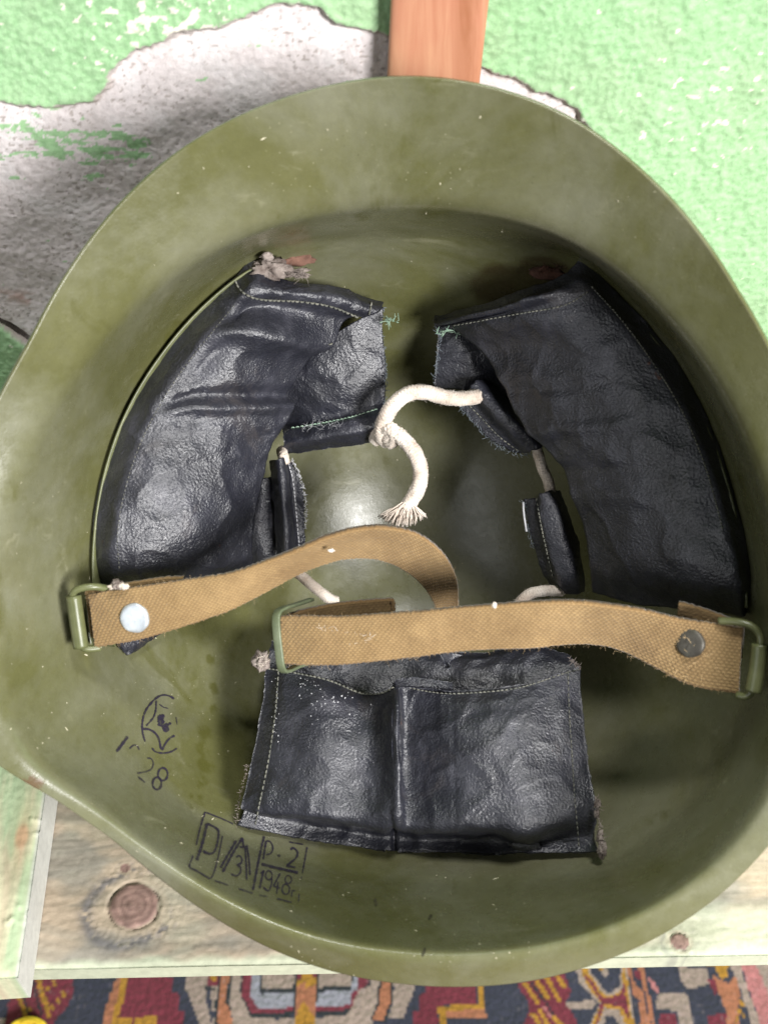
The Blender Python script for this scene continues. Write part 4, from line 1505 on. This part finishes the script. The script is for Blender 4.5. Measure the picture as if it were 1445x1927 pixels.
def board_c(U, V, G):
    warp = 0
    for (kx, ky), r in ((K1, 0.0098), (K2, 0.0036), (K3, 0.002)):
        dx, dy = (U - kx), (V - ky)
        warp = warp + np.sign(dy + 1e-9) * r * 1.25 * np.exp(-(dx / (r * 2.6)) ** 2) * np.exp(-(dy / (r * 2.6)) ** 2)
    g = V - warp + 0.004 * fbm(U * 14, V * 14, 0.5, 3)
    late = fbm(g * 95, U * 2.2, 1.3, 3)
    fine = fbm(g * 900, U * 12, 4.0, 2)
    blotch = fbm(U * 22 + 4, V * 34, 8.0, 4)
    c = mix((0.44, 0.355, 0.265), (0.30, 0.262, 0.205), sstep(-0.25, 0.45, late))
    c = mix(c, (0.25, 0.235, 0.20), 0.8 * sstep(-0.05, 0.4, blotch))
    c = mix(c, (0.42, 0.44, 0.33), 0.25 * sstep(0.0, 0.5, fbm(U * 30, V * 50, 2.0, 3)))
    c = c * (1 + 0.14 * fine)[..., None]
    # green-white paint left along the front arris
    c = mix(c, (0.46, 0.50, 0.37), sstep(0.0045, 0.001, V + 0.002 * fbm(U * 60, V * 60, 1, 3)) * 0.85)
    c = mix(c, (0.46, 0.48, 0.37), 0.7 * sstep(0.05, 0.11, U) * sstep(0.022, 0.012, V + 0.004 * fbm(U * 40, V * 90, 6, 3)))
    for (kx, ky), r, dark in ((K1, 0.0098, 1.0), (K2, 0.0036, 0.45), (K3, 0.002, 0.4)):
        d = np.hypot(U - kx, (V - ky) * 1.15) / r
        an = np.arctan2(V - ky, U - kx)
        d = d * (1 + 0.06 * np.sin(2 * an + 1) + 0.04 * perlin(np.cos(an) * 2, np.sin(an) * 2, r * 1000))
        nz = fbm(U * 260, V * 260, 9.0, 4)
        halo = np.exp(-((d - 1.75 - 0.25 * np.sin(an * 2 + 0.5)) / 0.28) ** 2) * sstep(-0.25, 0.25, nz + 0.35 * np.cos(an - 3.6))
        c = mix(c, (0.14, 0.135, 0.14), dark * 0.85 * halo)
        c = mix(c, (0.40, 0.33, 0.245), 0.5 * np.exp(-((d - 1.2) / 0.15) ** 2))
        ringc = mix((0.20, 0.125, 0.105), (0.285, 0.185, 0.155), 0.5 + 0.5 * np.sin(d * 22 + 2 * nz))
        c = mix(c, ringc * (1 + 0.35 * nz[..., None]), 1 - sstep(0.92, 1.0, d))
        c = mix(c, (0.06, 0.03, 0.025), 0.8 * np.exp(-((d - 1.01) / 0.045) ** 2) * sstep(-0.4, 0.3, perlin(an * 1.3, 5.0, kx * 10)))
    return np.clip(c, 0.02, 0.9)


PD = 0.135
us = axis(-0.62, 0.62, bl(60, 1700)[0] - 0.02, bl(1445, 1700)[0] + 0.02, 0.00075, 0.02)
vs = axis(0, PD, 0.0, 0.085, 0.0007, 0.006)
slab('plank', e_mid, bx, by, us, vs, board_h, board_c, PT, MAT['wood'], bench, bench)
vs2 = np.linspace(PD + 0.003, depth_b - 0.012, 24)
slab('plank', e_mid, bx, by, np.linspace(-0.62, 0.62, 80), vs2, lambda U, V: 0.0002 * fbm(U * 20, V * 160, 5, 3), board_c, PT, MAT['wood'], bench, bench)
# raised cross board, grain running towards the wall
LT = 0.020
l0, l1 = on_plane(34, 1838, 2, ZB + LT), on_plane(84, 1500, 2, ZB + LT)
lx = (l1 - l0)
lx /= np.linalg.norm(lx)
ly = np.cross([0, 0, 1.0], lx)               # to the left
WL = 0.11
LK = ((on_plane(42, 1574, 2, ZB + LT) - l0) @ lx, (on_plane(42, 1574, 2, ZB + LT) - l0) @ ly)


def lb_h(U, V):
    h = 0.0003 * fbm(V * 220, U * 14, 2.0, 3) + 0.0002 * fbm(U * 300, V * 300, 1.0, 2)
    h += 0.0009 * sstep(0.1, 0.5, perlin(U * 330, V * 500, 6.0)) * sstep(-0.1, 0.4, perlin(U * 60, V * 60, 3.0))
    e = np.minimum(np.minimum(V, WL - V), U)
    return h - 0.0012 * np.exp(-(e / 0.0012) ** 2)


def lb_c(U, V, G):
    dx, dy = U - LK[0], V - LK[1]
    warp = np.sign(dy + 1e-9) * 0.004 * np.exp(-(dx / .012) ** 2) * np.exp(-(dy / .008) ** 2)
    g = V - warp + 0.003 * fbm(U * 8, V * 8, 0.4, 2)
    late = fbm(g * 130, U * 2.5, 7.0, 3)
    c = mix((0.50, 0.485, 0.335), (0.47, 0.41, 0.29), sstep(-0.2, 0.4, late))
    green = sstep(-0.15, 0.35, fbm(U * 18 + 3, V * 90, 3.0, 4) + 0.15)
    c = mix(c, (0.31, 0.46, 0.28), 0.62 * green)
    d = np.hypot(dx / 1.9, dy) / 0.0026
    c = mix(c, (0.42, 0.22, 0.13), 0.75 * (1 - sstep(0.6, 1.3, d)))
    c = mix(c, (0.55, 0.36, 0.22), 0.5 * np.exp(-((np.hypot(dx / 5.0, dy) / 0.003) ** 2)))
    # grey cut side shows from the arris on
    c = mix(c, (0.50, 0.50, 0.46), sstep(0.0016, 0.0, V))
    return np.clip(c * (1 + 0.10 * fbm(g * 900, U * 14, 2.0, 2))[..., None], 0.02, 0.9)


slab('cross_board', l0, lx, ly, axis(0, 0.27, 0.0, 0.10, 0.0008, 0.01), axis(0, WL, 0, 0.05, 0.0007, 0.006), lb_h, lb_c, LT - 0.0006, MAT['wood'], bench, bench)


def box(c, ax, ay, hx, hy, z0, z1):
    V = [c + ax * sx * hx + ay * sy * hy + np.array([0, 0, 1.0]) * z for z in (z0, z1) for sx, sy in ((-1, -1), (1, -1), (1, 1), (-1, 1))]
    return V, [(3, 2, 1, 0), (4, 5, 6, 7), (0, 1, 5, 4), (1, 2, 6, 5), (2, 3, 7, 6), (3, 0, 4, 7)]


FLOOR = ZB - 0.43
for sx in (-0.56, 0.56):
    for sy in (0.03, depth_b - 0.04):
        c = e_mid * np.array([1, 1, 0]) + bx * sx + by * sy
        V, Fc = box(c, bx, by, 0.02, 0.02, FLOOR, ZB - PT - 0.0005)
        mesh_obj('leg', V, Fc, MAT['post'], bench, smooth=False, root=bench)

# ================================================================== post behind the helmet
pl, pr = on_plane(735, 0, 1, YB), on_plane(922, 0, 1, YB)
ql, qr = on_plane(728, 145, 1, YB), on_plane(904, 160, 1, YB)
top_c, bot_c = (pl + pr) / 2, (ql + qr) / 2
pw = (np.linalg.norm(pr - pl) + np.linalg.norm(qr - ql)) / 2 / 2
sl = (top_c - bot_c)
sl = sl / sl[2]
base = bot_c + sl * (ZB + 0.0004 - bot_c[2])
post = None
V, Fc = [], []
zs = np.linspace(0, 0.75, 40)
ring_n = 48
for z in zs:
    for k in range(ring_n):
        a = 2 * math.pi * k / ring_n
        ca, sa = math.cos(a), math.sin(a)
        e = 0.36 if sa > 0 else 0.55
        wob = 1 + 0.006 * math.sin(z * 22 + a * 2)
        V.append(base + sl * z + np.array([pw * np.sign(ca) * abs(ca) ** 0.42 * wob, POST_T / 2 * (1 + np.sign(sa) * abs(sa) ** e * 1.0) , 0]))
for i in range(len(zs) - 1):
    for k in range(ring_n):
        Fc.append((i * ring_n + k, i * ring_n + (k + 1) % ring_n, (i + 1) * ring_n + (k + 1) % ring_n, (i + 1) * ring_n + k))
Fc += [tuple(range(ring_n))[::-1], tuple(range((len(zs) - 1) * ring_n, len(zs) * ring_n))]


class _R:
    pass


rt = _R()
rt.location = Vector((float(base[0]), float(base[1] + POST_T / 2), float(ZB)))
post = mesh_obj('wooden_post', V, Fc, MAT['post'], None, root=rt,
                props={'label': 'reddish brown wooden post with rounded edges standing behind the helmet', 'category': 'post'})

# ================================================================== wall
def wp(px, py):
    p = on_plane(px, py, 1, YW)
    return (p[0], p[2])


BARE = [(-400, 150), (-200, 195), (-60, 178), (0, 187), (60, 195), (130, 193), (180, 182), (203, 162), (212, 130), (228, 112), (250, 97), (300, 78), (330, 60), (400, 46), (450, 36), (488, 14), (520, 6), (560, 2), (600, 12),
        (612, 28), (640, 44), (690, 52), (735, 61), (800, 90), (860, 112), (905, 122), (940, 138), (965, 142), (1000, 166), (1030, 172), (1060, 186), (1085, 208), (1105, 232), (1128, 256), (1140, 275),
        (1120, 400), (1050, 600), (700, 800), (300, 790), (120, 690), (62, 655), (30, 628), (0, 606), (-60, 580), (-200, 560), (-400, 600)]
poly = np.array([wp(*p) for p in BARE])


def sdf_poly(X, Y, poly):
    d = np.full(X.shape, 1e9)
    inside = np.zeros(X.shape, bool)
    n = len(poly)
    for i in range(n):
        a, b = poly[i], poly[(i + 1) % n]
        e = b - a
        wx, wy = X - a[0], Y - a[1]
        t = np.clip((wx * e[0] + wy * e[1]) / (e @ e + 1e-15), 0, 1)
        d = np.minimum(d, (wx - e[0] * t) ** 2 + (wy - e[1] * t) ** 2)
        c = ((a[1] > Y) != (b[1] > Y)) & (X < (b[0] - a[0]) * (Y - a[1]) / (b[1] - a[1] + 1e-15) + a[0])
        inside ^= c
    return np.where(inside, -1, 1) * np.sqrt(d)


SM = [wp(60, 270), wp(200, 275)]
_cache = {}


def wall_fields(U, V):
    key = U.shape
    if key in _cache:
        return _cache[key]
    X, Z = U, V
    s = sdf_poly(X, Z, poly) + 0.0010 * fbm(X * 120, Z * 120, 1.0, 3, 0.6) + 0.0011 * np.abs(perlin(X * 420, Z * 420, 1.7))
    paint = sstep(-0.0009, 0.0010, s)
    st = fbm(X * 330 + 2 * perlin(X * 30, Z * 30), Z * 420, 2.0, 3, 0.6)
    grit = fbm(X * 420, Z * 420, 3.0, 3, 0.65)
    h = paint * (0.0027 + 0.00036 * st + 0.00026 * grit + 0.0005 * fbm(X * 90, Z * 90, 6.0, 2)) + (1 - paint) * (0.00026 * grit + 0.0006 * fbm(X * 60, Z * 60, 5.0, 3))
    # slightly lifted lip
    h += 0.0005 * np.exp(-((s - 0.0020) / 0.0016) ** 2) * (0.6 + 0.6 * perlin(X * 40, Z * 40, 8))
    # deep gouge low on the left
    gx, gz = wp(22, 618)
    g0 = ((X - gx) * 0.72 - (Z - gz) * 0.69)
    g1 = ((X - gx) * 0.69 + (Z - gz) * 0.72)
    gouge = np.exp(-(g0 / 0.011) ** 2) * np.exp(-((g1 + 0.001 * perlin(X * 300, Z * 300)) / 0.0016) ** 2)
    h -= 0.003 * gouge
    pits = sstep(0.42, 0.62, perlin(X * 520, Z * 520, 11.0)) * (1 - paint)
    h -= 0.0005 * pits
    _cache[key] = (s, paint, st, grit, gouge, pits)
    return h, _cache[key]


def wall_h(U, V):
    return wall_fields(U, V)[0]


def wall_c(U, V, G):
    s, paint, st, grit, gouge, pits = _cache[U.shape]
    X, Z = U, V
    green = mix((0.265, 0.445, 0.235), (0.315, 0.50, 0.28), sstep(-0.4, 0.4, st + 0.5 * fbm(X * 12, Z * 12, 1, 2)))
    pl_ = mix((0.64, 0.585, 0.585), (0.53, 0.48, 0.47), sstep(-0.1, 0.5, fbm(X * 26, Z * 26, 4.0, 4)))
    pl_ = mix(pl_, (0.70, 0.66, 0.665), 0.7 * sstep(0.0, 0.4, fbm(X * 40 + 9, Z * 40, 6.0, 3)))
    pl_ = mix(pl_, (0.42, 0.36, 0.34), 0.55 * pits)
    speck = sstep(0.26, 0.42, perlin(X * 520 + 5, Z * 760, 1.0)) * sstep(-0.35, 0.2, perlin(X * 50, Z * 50, 7))
    pl_ = mix(pl_, (0.27, 0.23, 0.205), 0.7 * speck)
    # leftover paint smears on the plaster
    ax_, az_ = (SM[0][0] + SM[1][0]) / 2, (SM[0][1] + SM[1][1]) / 2
    zone = np.exp(-((X - ax_) / 0.040) ** 2 - ((Z - az_ + 0.12 * (X - ax_)) / 0.0125) ** 2)
    streak = fbm((X * 0.8 + Z * 0.6) * 90, (Z - X * 0.1) * 190, 2.0, 4, 0.6)
    left = sstep(0.02, 0.16, streak + zone * 1.15 - 0.85 - 0.22 * sstep(0.0, 0.4, grit))
    pl_ = mix(pl_, green, left)
    rx, rz = wp(70, 566)
    red = np.exp(-((X - rx) / 0.014) ** 2 - ((Z - rz + 0.25 * (X - rx)) / 0.0035) ** 2) * sstep(-0.1, 0.3, fbm(X * 120, Z * 220, 3, 3))
    pl_ = mix(pl_, (0.38, 0.22, 0.17), 0.8 * red)
    pl_ = mix(pl_, (0.11, 0.085, 0.07), np.clip(gouge * 1.4, 0, 1))
    # pale chips in the paint
    cx1, cz1 = wp(330, 40)
    cx2, cz2 = wp(1330, 190)
    dens = 0.50 * np.exp(-((X - cx1) / 0.035) ** 2 - ((Z - cz1) / 0.02) ** 2) + 0.30 * np.exp(-((X - cx2) / 0.03) ** 2 - ((Z - cz2) / 0.025) ** 2)
    chip = sstep(0.55, 0.62, perlin(X * 230, Z * 300, 9.0) * 0.75 + 0.25 * grit + dens)
    green = green * (1 + 0.10 * fbm(X * 7, Z * 7, 3.0, 3))[..., None]
    green = mix(green, (0.28, 0.37, 0.23), 0.35 * sstep(0.1, 0.5, fbm(X * 30, Z * 22, 12.0, 4)))
    gr = mix(green, (0.70, 0.66, 0.58), 0.9 * chip)
    edge = sstep(-0.0016, -0.0002, s) * (1 - sstep(0.0006, 0.0012, s))
    c = mix(pl_, gr, sstep(0.0002, 0.0011, s))
    c = mix(c, (0.40, 0.345, 0.32), 0.7 * edge)
    return np.clip(c, 0.02, 0.85)


zt = wp(0, 0)[1]
xl, xr = wp(-20, 760)[0], wp(1460, 700)[0]
_, zl = wp(0, 760)
OW = np.array([0, YW, 0.0])
usw = axis(-0.8, 0.8, xl - 0.01, xr + 0.01, 0.00072, 0.03)
vsw = axis(FLOOR, 0.75, zl - 0.01, zt + 0.012, 0.00072, 0.03)
slab('wall', OW, (1, 0, 0), (0, 0, 1.0), usw, vsw, wall_h, wall_c, 0.05, MAT['wall'], None, None,
     props={'kind': 'structure', 'label': 'green stucco wall with flaked paint and bare pale plaster'})

# ================================================================== carpet and floor
fl_o = MB()
fl_o.add([(-0.8, -1.2, FLOOR - 0.012), (0.8, -1.2, FLOOR - 0.012), (0.8, YW, FLOOR - 0.012), (-0.8, YW, FLOOR - 0.012)], [(0, 1, 2, 3)])
mesh_obj('floor', fl_o.V, fl_o.F, MAT['floor'], None, smooth=False, props={'kind': 'structure'})

NAVY, CRIM, CREAM, YEL, ORA, GREY, PINK, DK = (0.043, 0.046, 0.068), (0.165, 0.034, 0.050), (0.32, 0.25, 0.215), (0.38, 0.20, 0.034), (0.36, 0.15, 0.085), (0.27, 0.27, 0.32), (0.42, 0.17, 0.17), (0.03, 0.035, 0.04)
Z1, Z2, Z3 = (0, 1780), (450, 1780), (945, 1780)
SHP = []


def zp(o, pts, c):
    SHP.append((np.array([(o[0] + x / 2.89, o[1] + y / 2.89) for x, y in pts]), c))


def zline(o, a, b, w, c):
    a, b = np.array(a, float), np.array(b, float)
    d = b - a
    n = np.array([-d[1], d[0]]) / np.linalg.norm(d) * w / 2
    zp(o, [a + n, b + n, b - n, a - n], c)


zp(Z1, [(70, 190), (130, 100), (350, 100), (390, 260), (370, 330), (330, 390), (290, 470), (70, 470), (40, 330)], CRIM)
zline(Z1, (150, 120), (285, 400), 26, YEL); zline(Z1, (80, 262), (165, 395), 22, YEL)
for x, y in ((245, 238), (275, 208), (172, 345), (290, 342), (318, 308), (335, 268)):
    zline(Z1, (x - 10, y - 16), (x + 10, y + 16), 18, YEL)
zline(Z1, (150, 190), (240, 380), 14, DK); zline(Z1, (110, 270), (190, 400), 10, DK)
zp(Z1, [(0, 395), (60, 395), (60, 470), (0, 470)], CREAM)
zp(Z1, [(620, 80), (655, 80), (620, 470), (565, 470)], ORA); zp(Z1, [(652, 80), (690, 80), (655, 395), (618, 470)], YEL)
zp(Z1, [(690, 80), (880, 80), (885, 170), (920, 175), (920, 260), (965, 262), (965, 360), (1003, 362), (1003, 470), (640, 470), (655, 390)], CRIM)
zp(Z1, [(625, 392), (730, 392), (730, 470), (615, 470)], YEL); zp(Z1, [(742, 390), (868, 390), (868, 470), (742, 470)], YEL)
zp(Z1, [(975, 80), (1110, 80), (1115, 300), (1180, 470), (1110, 470), (1040, 320), (1000, 240)], CREAM)
zp(Z1, [(1100, 80), (1170, 80), (1170, 470), (1195, 470), (1150, 330)], CREAM)
zp(Z1, [(1115, 80), (1166, 80), (1166, 228), (1115, 228)], CRIM); zp(Z1, [(1124, 160), (1156, 160), (1156, 196), (1124, 196)], YEL); zp(Z1, [(1106, 230), (1162, 230), (1162, 252), (1106, 252)], DK)
zp(Z1, [(1172, 80), (1245, 80), (1242, 300), (1282, 410), (1285, 470), (1180, 470), (1165, 300)], DK)
zp(Z1, [(1186, 80), (1230, 80), (1226, 310), (1268, 410), (1268, 470), (1196, 470), (1178, 300)], ORA)
zp(Z1, [(1248, 80), (1310, 80), (1302, 250), (1362, 400), (1500, 410), (1500, 470), (1280, 470), (1245, 300)], CREAM)
# octagon medallion
zp(Z2, [(-8, 80), (0, 290), (55, 375), (65, 400), (270, 398), (275, 370), (415, 370), (418, 388), (585, 386), (612, 350), (660, 250), (705, 215), (700, 80)], DK)
zp(Z2, [(4, 80), (8, 285), (65, 372), (600, 355), (645, 250), (690, 205), (690, 80)], CRIM)
zp(Z2, [(48, 80), (52, 285), (105, 345), (598, 330), (608, 262), (630, 250), (640, 80)], GREY)
zp(Z2, [(92, 80), (95, 240), (115, 268), (605, 250), (618, 80)], DK)
zp(Z2, [(106, 80), (108, 235), (288, 240), (288, 80)], CREAM); zp(Z2, [(424, 80), (424, 232), (605, 226), (605, 80)], CREAM)
zp(Z2, [(284, 80), (422, 80), (424, 250), (410, 370), (284, 370)], DK)
zp(Z2, [(300, 80), (410, 80), (408, 470), (300, 470)], YEL)
zp(Z2, [(298, 235), (350, 200), (350, 240), (410, 215), (408, 390), (378, 360), (350, 310), (330, 330), (300, 395)], ORA)
zp(Z2, [(300, 80), (345, 80), (325, 185), (300, 185)], CRIM); zp(Z2, [(370, 80), (410, 80), (410, 175), (390, 175)], CRIM)
zp(Z2, [(640, 250), (705, 215), (705, 80), (780, 80), (760, 215), (745, 305), (715, 405), (560, 405), (600, 360)], CREAM)
zp(Z2, [(410, 390), (720, 388), (720, 470), (410, 470)], CREAM); zp(Z2, [(65, 402), (298, 400), (298, 470), (65, 470)], CREAM); zp(Z2, [(0, 300), (60, 400), (70, 470), (-30, 470)], CREAM)
zp(Z2, [(768, 80), (834, 80), (824, 325), (785, 415), (700, 415), (742, 310)], DK); zp(Z2, [(782, 80), (820, 80), (812, 320), (772, 405), (716, 405), (754, 315)], ORA)
zp(Z2, [(836, 80), (955, 80), (950, 225), (885, 395), (800, 400), (828, 320)], CREAM)
zp(Z2, [(1012, 80), (1282, 80), (1282, 322), (1070, 332), (1070, 470), (930, 470), (935, 360), (972, 355), (975, 270), (1010, 265)], CRIM)
zp(Z2, [(1286, 80), (1326, 80), (1326, 392), (1112, 392), (1112, 470), (1072, 470), (1072, 334), (1286, 326)], YEL); zp(Z2, [(1326, 300), (1336, 392), (1112, 402), (1112, 360), (1326, 352)], ORA)
zp(Z3, [(80, 210), (150, 180), (340, 150), (375, 260), (340, 310), (380, 400), (385, 470), (80, 470), (130, 380), (140, 320)], CRIM)
for a, b in (((120, 205), (190, 320)), ((190, 190), (250, 300)), ((240, 170), (310, 310)), ((300, 165), (345, 240)), ((150, 370), (185, 440)), ((190, 350), (240, 460)), ((260, 380), (330, 460))):
    zline(Z3, a, b, 24, YEL)
zline(Z3, (165, 205), (270, 380), 12, DK); zline(Z3, (215, 330), (260, 400), 16, PINK)
zp(Z3, [(340, 308), (480, 298), (505, 320), (480, 345), (345, 350)], CREAM)
zp(Z3, [(405, 80), (480, 80), (500, 150), (560, 250), (600, 262), (650, 210), (660, 80), (700, 80), (700, 470), (620, 470), (590, 385), (550, 380), (520, 470), (430, 470), (470, 400), (520, 330), (470, 260), (420, 210)], CREAM)
zp(Z3, [(425, 80), (470, 80), (490, 160), (545, 260), (600, 280), (650, 250), (672, 120), (690, 110), (692, 470), (650, 470), (620, 350), (545, 345), (490, 440), (455, 440), (530, 320), (470, 230)], YEL)
zp(Z3, [(455, 165), (480, 170), (545, 285), (640, 280), (665, 190), (672, 400), (640, 340), (545, 320), (500, 420), (485, 425), (530, 310)], CRIM)
zp(Z3, [(525, 80), (570, 80), (590, 170), (560, 175), (540, 130)], CREAM); zp(Z3, [(530, 80), (560, 80), (565, 140), (545, 140)], YEL)
zp(Z3, [(700, 80), (715, 80), (720, 190), (768, 260), (760, 300), (785, 425), (785, 470), (720, 470), (735, 300), (705, 260)], ORA)
zp(Z3, [(752, 80), (785, 80), (808, 420), (808, 470), (790, 470), (775, 250)], ORA); zp(Z3, [(730, 130), (765, 140), (770, 190), (735, 180)], CRIM)
zp(Z3, [(805, 180), (830, 190), (860, 255), (840, 260), (812, 220)], PINK)
zp(Z3, [(975, 80), (1030, 80), (1035, 130), (1140, 130), (1140, 200), (1105, 232), (1010, 232), (985, 190)], CREAM)
zp(Z3, [(860, 265), (1000, 258), (1005, 470), (930, 470), (930, 355), (825, 350), (820, 325)], CREAM); zp(Z3, [(830, 380), (920, 372), (920, 470), (830, 470)], CRIM)
zp(Z3, [(1088, 380), (1195, 378), (1195, 470), (1088, 470)], CRIM); zp(Z3, [(1130, 190), (1175, 170), (1175, 260), (1150, 280)], CRIM)
zp(Z3, [(1140, 80), (1268, 80), (1262, 120), (1240, 125), (1245, 170), (1215, 182), (1190, 165), (1185, 120), (1140, 112)], YEL); zp(Z3, [(1188, 80), (1192, 80), (1192, 108), (1188, 108)], DK)
zp(Z3, [(1160, 165), (1195, 190), (1240, 210), (1290, 160), (1300, 260), (1265, 350), (1250, 470), (1195, 470), (1190, 330), (1170, 250)], ORA)
for x, y in ((1290, 320), (1265, 360), (1250, 400), (1285, 390)):
    zline(Z3, (x, y - 14), (x, y + 14), 18, YEL)
zp(Z3, [(1262, 80), (1325, 80), (1340, 240), (1370, 470), (1325, 470), (1300, 240)], CREAM)
zp(Z3, [(1325, 80), (1405, 80), (1445, 230), (1460, 470), (1375, 470), (1345, 240)], PINK)
zp(Z3, [(1405, 80), (1520, 80), (1520, 470), (1460, 470), (1445, 230)], CREAM)

d_c = ray(722, 1878)
tc = (FLOOR - CAM[2]) / d_c[2]
c_c = CAM + d_c * tc
kx_ = F / tc
p_a, p_b = on_plane(722, 1840, 2, FLOOR), on_plane(722, 1916, 2, FLOOR)
ky_ = 76 / (p_a[1] - p_b[1])
KN = 0.0016


def carpet_c(U, V, G):
    X, Y = G[..., 0], G[..., 1]
    ix, iy = np.floor(X / KN) * KN, np.floor(Y / KN) * KN
    wob = 0.0010
    px = 722 + (ix - c_c[0] + wob * perlin(ix * 90, iy * 90)) * kx_
    py = 1878 - (iy - c_c[1] + wob * perlin(ix * 90, iy * 90, 5)) * ky_
    px = np.abs(px) if True else px
    px = np.where(px > 1470, 2940 - px, px)
    per = 2 * (1936 - 1812)
    m = np.mod(py - 1812, per)
    py = 1812 + np.where(m > per / 2, per - m, m)
    c = np.ones(px.shape + (3,)) * np.array(NAVY)
    for pg, colr in SHP:
        x0, y0 = pg.min(0)
        x1, y1 = pg.max(0)
        sel = (px >= x0) & (px <= x1) & (py >= y0) & (py <= y1)
        if not sel.any():
            continue
        qx, qy = px[sel], py[sel]
        ins = np.zeros(qx.shape, bool)
        for i in range(len(pg)):
            a, b = pg[i], pg[(i + 1) % len(pg)]
            ins ^= ((a[1] > qy) != (b[1] > qy)) & (qx < (b[0] - a[0]) * (qy - a[1]) / (b[1] - a[1] + 1e-12) + a[0])
        idx = np.argwhere(sel)[ins]
        c[idx[:, 0], idx[:, 1]] = colr
    rnd = perlin(ix * 611.7, iy * 733.1, 0.37)
    c = c * (1 + 0.22 * rnd + 0.15 * fbm(X * 25, Y * 25, 2, 3))[..., None]
    wear = sstep(0.35, 0.6, perlin(ix * 430 + 2, iy * 260, 4.4)) * sstep(-0.1, 0.4, fbm(X * 14, Y * 14, 7, 2))
    c = mix(c, (0.36, 0.30, 0.31), 0.3 * wear)
    return np.clip(c, 0.01, 0.8)


def carpet_h(U, V):
    return 0.0006 * np.abs(np.sin(math.pi * U / KN)) * np.abs(np.sin(math.pi * V / KN)) + 0.0009 * fbm(U * 260, V * 260, 1, 2) + 0.0015 * fbm(U * 12, V * 12, 3, 2)


p_l, p_r = on_plane(0, 1900, 2, FLOOR), on_plane(1445, 1900, 2, FLOOR)
y_f, y_n = on_plane(722, 1780, 2, FLOOR)[1], on_plane(722, 1927, 2, FLOOR)[1]
OC = np.array([0, 0, FLOOR])
slab('carpet', OC, (1, 0, 0), (0, 1, 0), axis(-0.75, 0.75, p_l[0] - 0.02, p_r[0] + 0.02, 0.0008, 0.012), axis(-0.95, 0.10, y_n - 0.03, y_f + 0.01, 0.0008, 0.012), carpet_h, carpet_c, 0.007, MAT['carpet'], None, None,
     props={'label': 'patterned red, navy and cream woven carpet on the floor below the bench', 'category': 'carpet'})

# small curl of yellow yarn and a few straws on the carpet
yc = on_plane(54, 1946, 2, FLOOR + 0.006)
mb = MB()
g = random.Random(3)
for k in range(7):
    ph, rr_ = g.uniform(0, 6), g.uniform(0.008, 0.0115)
    pts = [yc + np.array([rr_ * math.cos(a) * (1.15 + .1 * g.random()), rr_ * math.sin(a) * 0.75, 0.002 * math.sin(2 * a + ph) + 0.0008 * k]) for a in np.linspace(ph, ph + 5.6, 14)]
    mb.add(*tube(even(pts, 60), 0.0016, 8))
rt = _R()
rt.location = Vector((float(yc[0]), float(yc[1]), FLOOR))
mesh_obj('yarn_curl', mb.V, mb.F, MAT['yarn'], None, root=rt, props={'label': 'small curl of bright yellow yarn lying on the carpet', 'category': 'yarn'})
